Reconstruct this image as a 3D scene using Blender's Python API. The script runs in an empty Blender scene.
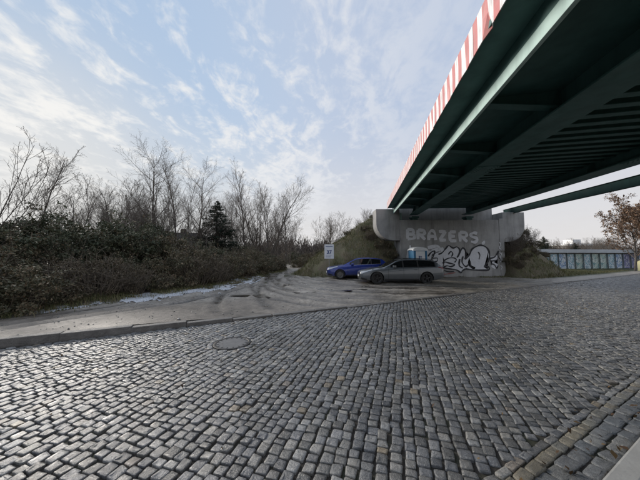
import bpy, bmesh, math, random
import numpy as np
from mathutils import Vector, Matrix
R = math.radians
random.seed(7); rng = np.random.default_rng(11)
sc = bpy.context.scene
col = sc.collection

# ---------------------------------------------------------------- camera
cam_d = bpy.data.cameras.new('camera'); cam_d.sensor_width = 36.0; cam_d.lens = 13.5
cam_d.clip_start = 0.05; cam_d.clip_end = 3000
cam = bpy.data.objects.new('camera', cam_d); col.objects.link(cam)
cam.location = (0, 0, 1.62); cam.rotation_euler = (R(90 + 3.81), 0, 0)
sc.camera = cam

# ---------------------------------------------------------------- sky and sun
SUN_AZ, SUN_EL = -50.0, 18.0            # degrees: azimuth left of +Y, elevation
sdir = Vector((math.sin(R(SUN_AZ))*math.cos(R(SUN_EL)), math.cos(R(SUN_AZ))*math.cos(R(SUN_EL)), math.sin(R(SUN_EL))))
world = bpy.data.worlds.new('World'); sc.world = world; world.use_nodes = True
wt = world.node_tree; wt.nodes.clear()
def wn(t, **kw):
    n = wt.nodes.new(t)
    for k, v in kw.items(): setattr(n, k, v)
    return n
def wl(a, b): wt.links.new(a, b)
def wmath(op, a, b=None, c=None, clamp=False):
    n = wn('ShaderNodeMath', operation=op, use_clamp=clamp)
    for i, v in enumerate((a, b, c)):
        if v is None: continue
        if isinstance(v, (int, float)): n.inputs[i].default_value = v
        else: wl(v, n.inputs[i])
    return n.outputs[0]
def wmix(f, a, b, mode='MIX'):
    n = wn('ShaderNodeMix', data_type='RGBA', blend_type=mode)
    for i, v in ((0, f), (6, a), (7, b)):
        if isinstance(v, (int, float)): n.inputs[i].default_value = v
        elif isinstance(v, tuple): n.inputs[i].default_value = (*v, 1)
        else: wl(v, n.inputs[i])
    return n.outputs[2]
def wsmooth(v, a, b, lo=0.0, hi=1.0):
    n = wn('ShaderNodeMapRange', interpolation_type='SMOOTHSTEP')
    wl(v, n.inputs[0])
    for i, x in enumerate((a, b, lo, hi)): n.inputs[i+1].default_value = x
    return n.outputs[0]
sky = wn('ShaderNodeTexSky', sky_type='NISHITA', sun_disc=False)
sky.sun_elevation = R(SUN_EL); sky.sun_rotation = R(SUN_AZ)
sky.air_density = 1.0; sky.dust_density = 1.0; sky.ozone_density = 2.0; sky.altitude = 100
SKY_STRENGTH = 0.141
geo = wn('ShaderNodeTexCoord'); sep = wn('ShaderNodeSeparateXYZ'); wl(geo.outputs['Generated'], sep.inputs[0])
dx, dy, dz = sep.outputs
zc = wmath('MAXIMUM', wmath('ADD', wmath('ABSOLUTE', dz), 0.16), 0.03)
cu = wmath('DIVIDE', dx, zc); cv = wmath('DIVIDE', dy, zc)
comb = wn('ShaderNodeCombineXYZ'); wl(cu, comb.inputs[0]); wl(cv, comb.inputs[1])
def cloud_noise(scale, sy, detail, rough, dist, off):
    mp = wn('ShaderNodeMapping'); mp.inputs['Scale'].default_value = (1, sy, 1)
    mp.inputs['Location'].default_value = off
    wl(comb.outputs[0], mp.inputs[0])
    nz = wn('ShaderNodeTexNoise'); nz.inputs['Scale'].default_value = scale; nz.inputs['Detail'].default_value = detail
    nz.inputs['Roughness'].default_value = rough; nz.inputs['Distortion'].default_value = dist
    wl(mp.outputs[0], nz.inputs['Vector']); return nz.outputs['Fac']
big = cloud_noise(1.15, 0.34, 3, 0.5, 0.5, (2.3, 0.35, 0))
rip = cloud_noise(6.0, 0.62, 5, 0.60, 0.7, (0.4, 2.2, 0))
fin = cloud_noise(17.0, 0.75, 4, 0.6, 0.3, (1.4, 0.2, 0))
cl = wmath('ADD', wmath('ADD', wmath('MULTIPLY', big, 1.0), wmath('MULTIPLY', rip, 0.85)), wmath('MULTIPLY', fin, 0.42))
cloud = wmath('MULTIPLY', wsmooth(cl, 1.01, 1.28), wsmooth(dz, 0.10, 0.36, 0.45, 1.0))
soft = wsmooth(dx, -0.15, 0.50, 1.0, 0.25)          # the bank thins into an even veil towards the east
dot = wn('ShaderNodeVectorMath', operation='DOT_PRODUCT'); wl(geo.outputs['Generated'], dot.inputs[0]); dot.inputs[1].default_value = sdir
glow = wmath('POWER', wmath('MAXIMUM', dot.outputs['Value'], 0.0), 4.0)
glow2 = wmath('POWER', wmath('MAXIMUM', dot.outputs['Value'], 0.0), 40.0)
bw = wn('ShaderNodeRGBToBW'); wl(sky.outputs[0], bw.inputs[0])
comp = wmath('DIVIDE', 1.55, wmath('ADD', 1.0, wmath('MULTIPLY', bw.outputs[0], 0.55)))   # thin high cloud dims the glare round the sun
cc = wn('ShaderNodeCombineXYZ')
for i in range(3): wl(comp, cc.inputs[i])
blue = wmix(1.0, sky.outputs[0], cc.outputs[0], 'MULTIPLY')
blue = wmix(0.6, blue, (1.42, 2.12, 3.0))
veil_col = wmix(glow, (1.92, 2.2, 2.78), (2.55, 2.85, 3.2))
hor_col = wmix(glow, (2.95, 2.86, 2.82), (3.15, 3.0, 2.75))
cloud_col = wmix(glow, (2.95, 3.02, 3.18), (3.4, 3.4, 3.36))
skyc = wmix(wsmooth(dx, -0.70, 0.12, 0.08, 0.88), blue, veil_col)
skyc = wmix(wmath('MULTIPLY', wsmooth(dz, 0.56, 0.0, 0.0, 0.94), wsmooth(dx, -0.75, -0.15, 0.72, 1.0)), skyc, hor_col)
skyc = wmix(wmath('MULTIPLY', wmath('MULTIPLY', cloud, soft), 0.90), skyc, cloud_col)
skyc = wmix(wmath('MULTIPLY', glow2, 0.18), skyc, (4.5, 4.2, 3.75))
bg = wn('ShaderNodeBackground'); bg.inputs['Strength'].default_value = SKY_STRENGTH; wl(skyc, bg.inputs['Color'])
out = wn('ShaderNodeOutputWorld'); wl(bg.outputs[0], out.inputs[0])

sun_d = bpy.data.lights.new('sun', 'SUN'); sun_d.energy = 2.5; sun_d.angle = R(22); sun_d.color = (1.0, 0.93, 0.84)
sun = bpy.data.objects.new('sun', sun_d); col.objects.link(sun); sun.location = (-20, 20, 20)
sun.rotation_euler = sdir.to_track_quat('Z', 'Y').to_euler()

vs = sc.view_settings; vs.view_transform = 'Standard'; vs.look = 'None'; vs.gamma = 1.0; vs.exposure = 0.90
vs.use_curve_mapping = False

# ---------------------------------------------------------------- helpers
def tag(o, label=None, cat=None, group=None, kind=None):
    if label: o['label'] = label
    if cat: o['category'] = cat
    if group: o['group'] = group
    if kind: o['kind'] = kind
    return o
def empty(name, loc=(0, 0, 0), rz=0.0):
    o = bpy.data.objects.new(name, None); col.objects.link(o); o.location = loc; o.rotation_euler = (0, 0, rz)
    o.empty_display_size = 0.2
    return o
def link_mesh(name, me, m, parent=None):
    if m is not None and not me.materials: me.materials.append(m)
    o = bpy.data.objects.new(name, me); col.objects.link(o)
    if parent is not None: o.parent = parent
    return o
def np_mesh(name, V, F, smooth=False, tint=None, tri=None):
    """V (n,3); F (m,k) array of equal sized faces or list of arrays; tint per vertex (n,) or (n,3)"""
    me = bpy.data.meshes.new(name)
    Fs = F if isinstance(F, list) else [F]
    Fs = [np.asarray(f, dtype=np.int32) for f in Fs if len(f)]
    V = np.asarray(V, dtype=np.float32)
    me.vertices.add(len(V)); me.vertices.foreach_set('co', V.ravel())
    loops = np.concatenate([f.ravel() for f in Fs]); tot = np.concatenate([np.full(len(f), f.shape[1], np.int32) for f in Fs])
    st = np.concatenate([[0], np.cumsum(tot)[:-1]]).astype(np.int32)
    me.loops.add(len(loops)); me.loops.foreach_set('vertex_index', loops)
    me.polygons.add(len(tot)); me.polygons.foreach_set('loop_start', st); me.polygons.foreach_set('loop_total', tot)
    if smooth: me.polygons.foreach_set('use_smooth', np.ones(len(tot), bool))
    if tint is not None:
        t = np.asarray(tint, np.float32)
        c = np.ones((len(V), 4), np.float32)
        if t.ndim == 1: c[:, :3] = t[:, None]
        else: c[:, :t.shape[1]] = t
        at = me.color_attributes.new('tint', 'FLOAT_COLOR', 'POINT'); at.data.foreach_set('color', c.ravel())
    me.update(calc_edges=True); me.validate()
    return me
class MB:
    def __init__(s): s.v = []; s.f = []
    def add(s, V, F):
        o = len(s.v); s.v += [tuple(p) for p in V]; s.f += [tuple(i + o for i in f) for f in F]; return s
    def box(s, x0, x1, y0, y1, z0, z1):
        V = [(x0,y0,z0),(x1,y0,z0),(x1,y1,z0),(x0,y1,z0),(x0,y0,z1),(x1,y0,z1),(x1,y1,z1),(x0,y1,z1)]
        return s.add(V, [(3,2,1,0),(4,5,6,7),(0,1,5,4),(1,2,6,5),(2,3,7,6),(3,0,4,7)])
    def prism(s, pts, y0, y1):          # polygon in (x,z) extruded in y
        n = len(pts); V = [(x, y0, z) for x, z in pts] + [(x, y1, z) for x, z in pts]
        return s.add(V, [tuple(range(n)), tuple(range(2*n-1, n-1, -1))] + [(i, i+n, (i+1) % n + n, (i+1) % n) for i in range(n)])
    def lathe(s, prof, n=24, axis='z', c=(0, 0, 0)):
        V = []; k = len(prof)
        for i in range(n):
            a = 2*math.pi*i/n
            for r, h in prof:
                p = (r*math.cos(a), r*math.sin(a), h)
                if axis == 'y': p = (p[0], h, p[1])
                if axis == 'x': p = (h, p[0], p[1])
                V.append((p[0]+c[0], p[1]+c[1], p[2]+c[2]))
        F = [(i*k+j, ((i+1) % n)*k+j, ((i+1) % n)*k+j+1, i*k+j+1) for i in range(n) for j in range(k-1)]
        if axis == 'y': F = [f[::-1] for f in F]
        return s.add(V, F)
    def tube(s, p, r, k=6):
        V, F = tube_np([Vector(q) for q in p], r if isinstance(r, (list, tuple)) else [r]*len(p), k)
        return s.add(V, F)
    def mesh(s, name, bevel=0.0, smooth=False, sharp=40, seg=2):
        me = bpy.data.meshes.new(name); me.from_pydata(s.v, [], s.f); me.update()
        bm = bmesh.new(); bm.from_mesh(me)
        bmesh.ops.recalc_face_normals(bm, faces=bm.faces[:])
        if bevel > 0:
            ed = [e for e in bm.edges if len(e.link_faces) == 2 and e.calc_face_angle(0) > R(25)]
            bmesh.ops.bevel(bm, geom=ed, offset=bevel, segments=seg, affect='EDGES', profile=0.6, clamp_overlap=True)
        bm.to_mesh(me); bm.free()
        if smooth:
            me.polygons.foreach_set('use_smooth', [True]*len(me.polygons)); me.set_sharp_from_angle(angle=R(sharp))
        return me
    def build(s, name, m, parent=None, **kw): return link_mesh(name, s.mesh(name, **kw), m, parent)
def tube_np(p, r, k):
    V = []; F = []; n = len(p); up = Vector((0.13, 0.27, 1)).normalized()
    for i in range(n):
        t = (p[min(i+1, n-1)] - p[max(i-1, 0)]).normalized()
        a = t.cross(up)
        if a.length < 1e-3: a = t.cross(Vector((1, 0, 0)))
        a.normalize(); b = t.cross(a)
        for j in range(k):
            q = 2*math.pi*j/k; w = p[i] + (a*math.cos(q) + b*math.sin(q))*r[i]; V.append((w.x, w.y, w.z))
    for i in range(n-1):
        for j in range(k): F.append((i*k+j, i*k+(j+1) % k, (i+1)*k+(j+1) % k, (i+1)*k+j))
    return V, F
def copy_tree(o, parent=None):
    c = o.copy(); col.objects.link(c); c.parent = parent
    for ch in list(o.children): copy_tree(ch, c)
    return c

# smooth value noise for shaping terrain
_perm = rng.random((256, 256))
def vnoise(x, y):
    xi = np.floor(x).astype(int); yi = np.floor(y).astype(int); fx = x - xi; fy = y - yi
    fx = fx*fx*(3-2*fx); fy = fy*fy*(3-2*fy)
    g = lambda a, b: _perm[a % 256, b % 256]
    return (g(xi, yi)*(1-fx)+g(xi+1, yi)*fx)*(1-fy) + (g(xi, yi+1)*(1-fx)+g(xi+1, yi+1)*fx)*fy
def fbm(x, y, o=4):
    s = 0; a = 0.5; t = 0
    for i in range(o): s = s + a*vnoise(x*2**i + 17.3*i, y*2**i + 5.1*i); t += a; a *= 0.5
    return s/t
def sstep(x, a, b):
    t = np.clip((x-a)/(b-a), 0, 1); return t*t*(3-2*t)

# ---------------------------------------------------------------- materials
class NT:
    def __init__(s, name):
        s.m = bpy.data.materials.new(name); s.m.use_nodes = True; s.t = s.m.node_tree
        s.b = s.t.nodes['Principled BSDF']; s.tc = None
    def n(s, t, **kw):
        x = s.t.nodes.new(t)
        for k, v in kw.items(): setattr(x, k, v)
        return x
    def l(s, a, b): s.t.links.new(a, b)
    def coord(s, kind='Object'):
        if s.tc is None: s.tc = s.n('ShaderNodeTexCoord')
        return s.tc.outputs[kind]
    def pos(s): return s.n('ShaderNodeNewGeometry').outputs['Position']
    def noise(s, scale, detail=5, rough=0.55, dist=0.0, vec=None, stretch=None):
        z = s.n('ShaderNodeTexNoise'); z.inputs['Scale'].default_value = scale; z.inputs['Detail'].default_value = detail
        z.inputs['Roughness'].default_value = rough; z.inputs['Distortion'].default_value = dist
        v = vec if vec is not None else s.coord()
        if stretch:
            mp = s.n('ShaderNodeMapping'); mp.inputs['Scale'].default_value = stretch; s.l(v, mp.inputs[0]); v = mp.outputs[0]
        s.l(v, z.inputs['Vector']); return z.outputs['Fac']
    def ramp(s, f, pts, interp='LINEAR'):
        r = s.n('ShaderNodeValToRGB'); r.color_ramp.interpolation = interp; e = r.color_ramp.elements
        while len(e) < len(pts): e.new(0.5)
        for q, (p, c) in zip(e, pts): q.position = p; q.color = (*c, 1) if len(c) == 3 else c
        s.l(f, r.inputs[0]); return r.outputs[0]
    def range(s, f, a, b, lo, hi):
        r = s.n('ShaderNodeMapRange'); s.l(f, r.inputs[0])
        for i, v in enumerate((a, b, lo, hi)): r.inputs[i+1].default_value = v
        return r.outputs[0]
    def math(s, op, a, b=None):
        x = s.n('ShaderNodeMath', operation=op)
        for i, v in enumerate((a, b)):
            if v is None: continue
            if isinstance(v, (int, float)): x.inputs[i].default_value = v
            else: s.l(v, x.inputs[i])
        return x.outputs[0]
    def mix(s, f, a, b, mode='MIX'):
        x = s.n('ShaderNodeMix', data_type='RGBA', blend_type=mode)
        for i, v in ((0, f), (6, a), (7, b)):
            if isinstance(v, (int, float)): x.inputs[i].default_value = v
            elif isinstance(v, tuple): x.inputs[i].default_value = (*v, 1)
            else: s.l(v, x.inputs[i])
        return x.outputs[2]
    def attr(s, name='tint'):
        a = s.n('ShaderNodeAttribute'); a.attribute_name = name; return a
    def col(s, c):
        if isinstance(c, tuple): s.b.inputs['Base Color'].default_value = (*c, 1)
        else: s.l(c, s.b.inputs['Base Color'])
        return s
    def rough(s, r):
        if isinstance(r, (int, float)): s.b.inputs['Roughness'].default_value = r
        else: s.l(r, s.b.inputs['Roughness'])
        return s
    def bump(s, h, strength=0.4, dist=0.01):
        b = s.n('ShaderNodeBump'); b.inputs['Strength'].default_value = strength; b.inputs['Distance'].default_value = dist
        s.l(h, b.inputs['Height']); s.l(b.outputs[0], s.b.inputs['Normal']); return s
    def set(s, **kw):
        for k, v in kw.items(): s.b.inputs[k.replace('_', ' ')].default_value = v
        return s
def simple(name, c1, c2, scale=4, rough=(0.5, 0.8), bump=0.3, bscale=60, bdist=0.004, **kw):
    n = NT(name); a = n.noise(scale, 6, 0.6)
    n.col(n.mix(n.range(a, 0.3, 0.7, 0, 1), c1, c2)); n.rough(n.range(n.noise(scale*2.3, 4), 0.3, 0.7, *rough))
    if bump: n.bump(n.noise(bscale, 5), bump, bdist)
    n.set(**kw); return n.m

# setts: each stone has its own colour in the tint attribute
n = NT('granite_sett'); t = n.attr()
spk = n.noise(260, 3, 0.7, vec=n.pos()); mot = n.noise(22, 5, 0.6, vec=n.pos()); wide = n.noise(0.7, 4, 0.55, vec=n.pos())
c = n.mix(1.0, t.outputs['Color'], n.ramp(spk, [(0.32, (0.45, 0.45, 0.46)), (0.5, (1, 1, 1)), (0.66, (1.7, 1.68, 1.65))]), 'MULTIPLY')
c = n.mix(1.0, c, n.ramp(mot, [(0.3, (0.72, 0.71, 0.68)), (0.7, (1.18, 1.18, 1.18))]), 'MULTIPLY')
c = n.mix(1.0, c, n.ramp(wide, [(0.3, (0.78, 0.77, 0.75)), (0.7, (1.1, 1.1, 1.1))]), 'MULTIPLY')
n.col(c); n.rough(n.math('ADD', n.range(mot, 0.3, 0.7, 0.17, 0.34), n.range(wide, 0.3, 0.7, -0.05, 0.10)))
n.bump(n.math('ADD', n.noise(75, 6, 0.65, vec=n.pos()), n.math('MULTIPLY', n.noise(18, 3, vec=n.pos()), 0.8)), 0.9, 0.009)
n.set(Specular_IOR_Level=0.62)
M_SETT = n.m
n = NT('joint_sand'); w = n.noise(3, 6, 0.6, vec=n.pos())
n.col(n.ramp(w, [(0.3, (0.024, 0.020, 0.016)), (0.5, (0.044, 0.036, 0.028)), (0.62, (0.032, 0.034, 0.018)), (0.75, (0.062, 0.052, 0.040))])); n.rough(0.85); n.bump(n.noise(120, 4, vec=n.pos()), 0.8, 0.01)
M_JOINT = n.m
n = NT('granite_kerb'); a = n.noise(5, 6, 0.6, vec=n.pos()); sp = n.noise(150, 3, vec=n.pos())
c = n.mix(1.0, n.ramp(a, [(0.3, (0.10, 0.092, 0.083)), (0.7, (0.22, 0.207, 0.19))]), n.ramp(sp, [(0.35, (0.7, 0.7, 0.7)), (0.65, (1.2, 1.2, 1.2))]), 'MULTIPLY')
n.col(c); n.rough(n.range(a, 0.3, 0.7, 0.5, 0.75)); n.bump(n.noise(28, 7, 0.65, vec=n.pos()), 0.9, 0.02); M_KERB = n.m
M_KERBN = simple('pale_concrete_kerb', (0.30, 0.29, 0.27), (0.40, 0.39, 0.365), 6, (0.6, 0.8), 0.5, 50)

# unpaved yard: zones in the tint attribute (r leaf litter, g grass, b wet ruts)
n = NT('muddy_gravel'); zs = n.n('ShaderNodeSeparateColor'); ATTR = n.attr(); n.l(ATTR.outputs['Color'], zs.inputs[0])
P = n.pos(); a = n.noise(0.8, 6, 0.62, vec=P); b = n.noise(7, 6, 0.65, vec=P); g = n.noise(60, 4, 0.7, vec=P)
base = n.ramp(a, [(0.30, (0.155, 0.135, 0.112)), (0.47, (0.26, 0.232, 0.198)), (0.66, (0.375, 0.342, 0.30))])
base = n.mix(1.0, base, n.ramp(b, [(0.30, (0.55, 0.53, 0.50)), (0.68, (1.28, 1.28, 1.28))]), 'MULTIPLY')
base = n.mix(1.0, base, n.ramp(g, [(0.3, (0.72, 0.72, 0.72)), (0.7, (1.28, 1.27, 1.25))]), 'MULTIPLY')
base = n.mix(n.math('MULTIPLY', ATTR.outputs['Alpha'], 0.85), base, n.mix(1.0, base, (0.50, 0.47, 0.44), 'MULTIPLY'))
base = n.mix(n.math('MULTIPLY', zs.outputs[2], 0.95), base, (0.060, 0.049, 0.038))
lit = n.ramp(n.noise(16, 6, 0.7, vec=P), [(0.3, (0.022, 0.017, 0.012)), (0.52, (0.055, 0.040, 0.026)), (0.72, (0.085, 0.062, 0.04))])
base = n.mix(zs.outputs[0], base, lit)
grs = n.ramp(n.noise(11, 6, 0.7, vec=P), [(0.3, (0.03, 0.036, 0.016)), (0.55, (0.055, 0.062, 0.026)), (0.75, (0.09, 0.078, 0.045))])
base = n.mix(zs.outputs[1], base, grs); n.col(base)
rr = n.range(a, 0.35, 0.7, 0.42, 0.70)
rr = n.math('ADD', rr, n.math('MULTIPLY', n.math('ADD', zs.outputs[0], zs.outputs[1]), 0.3))
wetm = n.math('MULTIPLY', zs.outputs[2], n.range(n.noise(1.7, 5, 0.6, vec=P), 0.36, 0.60, 0.25, 1.0))
n.rough(n.math('ADD', n.math('MULTIPLY', rr, n.math('SUBTRACT', 1.0, wetm)), n.math('MULTIPLY', wetm, 0.15)))
hh_ = n.math('ADD', n.math('MULTIPLY', b, 1.6), n.math('ADD', g, n.math('MULTIPLY', zs.outputs[0], n.noise(30, 5, vec=P))))
n.bump(n.math('MULTIPLY', hh_, n.math('SUBTRACT', 1.0, n.math('MULTIPLY', wetm, 0.85))), 0.42, 0.02)
M_YARD = n.m
n = NT('rough_grass_soil'); P = n.pos(); a = n.noise(1.2, 6, 0.65, vec=P); b = n.noise(13, 6, 0.7, vec=P)
c = n.mix(n.range(a, 0.38, 0.62, 0, 1), n.ramp(b, [(0.3, (0.075, 0.076, 0.036)), (0.7, (0.15, 0.142, 0.075))]), n.ramp(b, [(0.3, (0.10, 0.08, 0.053)), (0.7, (0.19, 0.155, 0.105))]))
n.col(c); n.rough(0.9); n.bump(b, 0.9, 0.06); M_EMB = n.m
M_FAR = simple('far_field', (0.055, 0.058, 0.03), (0.10, 0.088, 0.055), 0.05, (0.85, 0.95), 0.5, 2, 0.1)
n = NT('old_snow'); a = n.noise(22, 5, vec=n.pos()); n.col(n.ramp(a, [(0.3, (0.34, 0.34, 0.35)), (0.62, (0.62, 0.64, 0.67))])); n.rough(0.6); n.bump(n.noise(50, 5, vec=n.pos()), 0.6, 0.01)
M_SNOW = n.m
n = NT('muddy_water'); n.col((0.045, 0.038, 0.030)); n.rough(n.range(n.noise(2.5, 4, vec=n.pos()), 0.35, 0.65, 0.10, 0.28)); n.bump(n.noise(9, 3, vec=n.pos()), 0.06, 0.01); M_WATER = n.m

# bridge paints
def paint(name, c1, c2, rough=(0.35, 0.6)):
    n = NT(name); a = n.noise(1.4, 6, 0.62); st = n.noise(3.0, 5, 0.6, stretch=(1, 1, 0.15))
    n.col(n.mix(n.range(st, 0.35, 0.68, 0, 1), n.mix(n.range(a, 0.3, 0.7, 0, 1), c1, c2), tuple(v*0.75 for v in c1)))
    n.rough(n.range(a, 0.3, 0.7, *rough)); n.bump(n.noise(8, 4), 0.15, 0.01); return n.m
M_TEAL = paint('dark_green_bridge_paint', (0.050, 0.128, 0.122), (0.066, 0.155, 0.147), (0.5, 0.72))
M_TEAL_SHADE = paint('shaded_green_bridge_paint', (0.006, 0.020, 0.020), (0.009, 0.027, 0.026), (0.7, 0.9)); M_TEAL_SHADE.node_tree.nodes['Principled BSDF'].inputs['Specular IOR Level'].default_value = 0.12  # same bridge green, with the fascia beam's underside shade put into the colour
M_PALE = paint('pale_green_bridge_paint', (0.36, 0.52, 0.49), (0.46, 0.60, 0.57), (0.5, 0.7))
n = NT('red_white_warning_stripes'); sp = n.n('ShaderNodeSeparateXYZ'); n.l(n.coord(), sp.inputs[0])
fr = n.math('FRACT', n.math('DIVIDE', sp.outputs[1], 0.30)); red = n.math('GREATER_THAN', fr, 0.5)
a = n.noise(3.5, 6, 0.65); dr = n.noise(14, 5, 0.7, stretch=(1, 1, 0.2))
c = n.mix(red, n.mix(n.range(a, 0.35, 0.7, 0, 1), (0.62, 0.60, 0.60), (0.72, 0.71, 0.71)), n.mix(n.range(a, 0.35, 0.7, 0, 1), (0.42, 0.10, 0.095), (0.50, 0.165, 0.155)))
c = n.mix(n.range(dr, 0.48, 0.74, 0, 0.6), c, (0.20, 0.15, 0.13)); n.col(c); n.rough(0.5); n.bump(n.noise(6, 3), 0.12, 0.01); M_STRIPE = n.m
n = NT('board_formed_concrete'); P = n.coord(); a = n.noise(1.1, 6, 0.65); st = n.noise(1.8, 6, 0.65, stretch=(1, 1, 0.12)); f = n.noise(40, 4)
c = n.mix(n.range(a, 0.3, 0.7, 0, 1), (0.29, 0.284, 0.275), (0.42, 0.41, 0.395)); c = n.mix(n.range(st, 0.48, 0.74, 0, 0.75), c, (0.13, 0.124, 0.115))
n.col(n.mix(1.0, c, n.ramp(f, [(0.3, (0.85, 0.85, 0.85)), (0.7, (1.12, 1.12, 1.12))]), 'MULTIPLY')); n.rough(0.85); n.bump(n.math('ADD', f, a), 0.3, 0.01); M_CONC = n.m
M_SILVER = simple('silver_spray_paint', (0.60, 0.60, 0.62), (0.72, 0.72, 0.74), 6, (0.5, 0.7), 0.15, 40)
M_BLACKSPRAY = simple('black_spray_paint', (0.012, 0.012, 0.015), (0.03, 0.03, 0.035), 6, (0.5, 0.7), 0.1, 40)
M_REDSPRAY = simple('red_spray_paint', (0.32, 0.09, 0.08), (0.24, 0.10, 0.09), 6, (0.5, 0.7), 0.1, 40)
M_ASPH = simple('bridge_asphalt', (0.04, 0.04, 0.042), (0.06, 0.06, 0.06), 3, (0.8, 0.95), 0.5, 120)
M_IRON = simple('cast_iron', (0.035, 0.034, 0.033), (0.07, 0.064, 0.06), 8, (0.4, 0.6), 0.4, 80, Metallic=0.6)
M_CCON = simple('cover_concrete', (0.10, 0.10, 0.10), (0.17, 0.165, 0.16), 9, (0.45, 0.7), 0.5, 90)
def bark(name, c1, c2):
    n = NT(name); a = n.noise(9, 6, 0.65, stretch=(1, 1, 0.3)); n.col(n.ramp(a, [(0.3, c1), (0.7, c2)])); n.rough(0.9); n.bump(n.noise(40, 4, stretch=(1, 1, 0.25)), 0.6, 0.01); return n.m
M_BARK = bark('grey_brown_bark', (0.06, 0.05, 0.042), (0.15, 0.13, 0.112))
M_TWIG = bark('brown_twig', (0.09, 0.073, 0.061), (0.17, 0.142, 0.12))
M_TWIGR = bark('dry_stem', (0.10, 0.08, 0.06), (0.21, 0.172, 0.13))
def leafmat(name, ramp_pts, rough=0.55, transl=0.15):
    n = NT(name); t = n.attr(); s = n.n('ShaderNodeSeparateColor'); n.l(t.outputs['Color'], s.inputs[0])
    n.col(n.ramp(s.outputs[0], ramp_pts)); n.rough(rough)
    n.set(Specular_IOR_Level=0.2)
    return n.m
M_LEAFD = leafmat('dark_evergreen_leaf', [(0.0, (0.049, 0.059, 0.038)), (0.45, (0.084, 0.095, 0.057)), (0.75, (0.132, 0.132, 0.084)), (1.0, (0.196, 0.151, 0.097))])
M_LEAFM = leafmat('bramble_leaf', [(0.0, (0.062, 0.062, 0.039)), (0.4, (0.107, 0.104, 0.062)), (0.7, (0.169, 0.140, 0.088)), (1.0, (0.221, 0.156, 0.099))])
M_LEAFB = leafmat('withered_leaf', [(0.0, (0.065, 0.052, 0.036)), (0.5, (0.118, 0.096, 0.064)), (1.0, (0.18, 0.148, 0.10))], 0.7)
M_RUST = leafmat('rusty_leaf', [(0.0, (0.10, 0.058, 0.038)), (0.5, (0.17, 0.105, 0.068)), (1.0, (0.24, 0.165, 0.11))], 0.7)
M_NEEDLE = leafmat('spruce_needle', [(0.0, (0.012, 0.019, 0.014)), (0.6, (0.024, 0.036, 0.024)), (1.0, (0.040, 0.052, 0.033))])
M_GRASS = leafmat('winter_grass', [(0.0, (0.075, 0.084, 0.034)), (0.4, (0.125, 0.135, 0.055)), (0.7, (0.20, 0.175, 0.095)), (1.0, (0.30, 0.24, 0.145))], 0.75)
M_LITTER = leafmat('dead_leaf', [(0.0, (0.06, 0.035, 0.02)), (0.5, (0.12, 0.075, 0.035)), (1.0, (0.19, 0.13, 0.06))], 0.75)
M_FARWOOD = leafmat('far_wood_twig', [(0.0, (0.075, 0.062, 0.055)), (0.6, (0.115, 0.098, 0.087)), (1.0, (0.15, 0.13, 0.115))], 0.9)

# ---------------------------------------------------------------- road frame:  u along the road, n across it towards the yard
A = R(63.3); UX, UY = math.sin(A), math.cos(A); NX, NY = -UY, UX
def UN(u, n): return (u*UX + n*NX, u*UY + n*NY)
def toUN(x, y): return x*UX + y*UY, x*NX + y*NY
N_NEAR, N_FAR = 0.73, 6.45

# ---------------------------------------------------------------- ground
bm_pts = []
rad = [0, 8, 16, 30, 60, 120, 250, 500, 1000, 1800]
V = [(0, 0, -0.12)]; F3 = []; F4 = []; K = 48
for r_ in rad[1:]:
    for j in range(K):
        a = 2*math.pi*j/K; V.append((r_*math.cos(a), r_*math.sin(a), -0.12))
for j in range(K): F3.append((0, 1+j, 1+(j+1) % K))
for i in range(len(rad)-2):
    for j in range(K): F4.append((1+i*K+j, 1+(i+1)*K+j, 1+(i+1)*K+(j+1) % K, 1+i*K+(j+1) % K))
g = link_mesh('ground', np_mesh('ground', V, [np.array(F3), np.array(F4)]), M_FAR); tag(g, kind='structure')

# bush foot line (yard side), from the far left to where the lane bends away
FOOT = np.array([(-22, -1.2), (-13, 3.3), (-9.6, 5.6), (-8.3, 6.6), (-7.9, 7.7), (-7.4, 8.8), (-6.9, 9.9), (-5.9, 11.6), (-5.3, 15.5), (-4.9, 22.0), (-4.2, 27.5), (-6.0, 36.0)], float)
def foot_dist(x, y):
    """signed distance to the foot line, positive inside the thicket"""
    best = np.full(np.shape(x), 1e9); sgn = np.zeros(np.shape(x))
    for (ax, ay), (bx, by) in zip(FOOT[:-1], FOOT[1:]):
        ex, ey = bx-ax, by-ay; L2 = ex*ex+ey*ey
        t = np.clip(((x-ax)*ex + (y-ay)*ey)/L2, 0, 1); d = np.hypot(x-ax-t*ex, y-ay-t*ey)
        s = np.sign(ex*(y-ay) - ey*(x-ax)); m = d < best
        best = np.where(m, d, best); sgn = np.where(m, s, sgn)
    return best*sgn

# bridge frame
BA = R(10.85); BSL = R(2.4)
def toB(x, y): return x*math.cos(BA) - y*math.sin(BA), x*math.sin(BA) + y*math.cos(BA)      # (xp, s)
EMB_TOP = 5.05
def emb_h(x, y):
    xp, s = toB(x, y)
    side = np.where(xp < 6, np.maximum(0.25 - xp, 0)/1.36, np.maximum(xp - 11.6, 0)/1.0)
    front = np.where(xp < 6, np.maximum(22.7 - y, 0)/0.85, np.maximum(21.8 - y, 0)/0.78)
    h = EMB_TOP + 0.03*np.maximum(s-21, 0)*0 - np.sqrt(side**2 + front**2) + ((fbm(x*0.55, y*0.55)-0.5)*1.1 + (fbm(x*1.9, y*1.9)-0.5)*0.45)*np.clip(np.sqrt(side**2+front**2), 0, 1)
    inwall = ((x > 6.0) & (x < 14.85) & (y < 19.9))
    edge = np.clip(np.minimum(x-6.0, 14.85-x)/0.5, 0, 1)
    h = np.where(inwall, h*(1-edge) - 0.6*edge, h)
    return h
rt_ = np.random.default_rng(4); TRACKS = []
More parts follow.
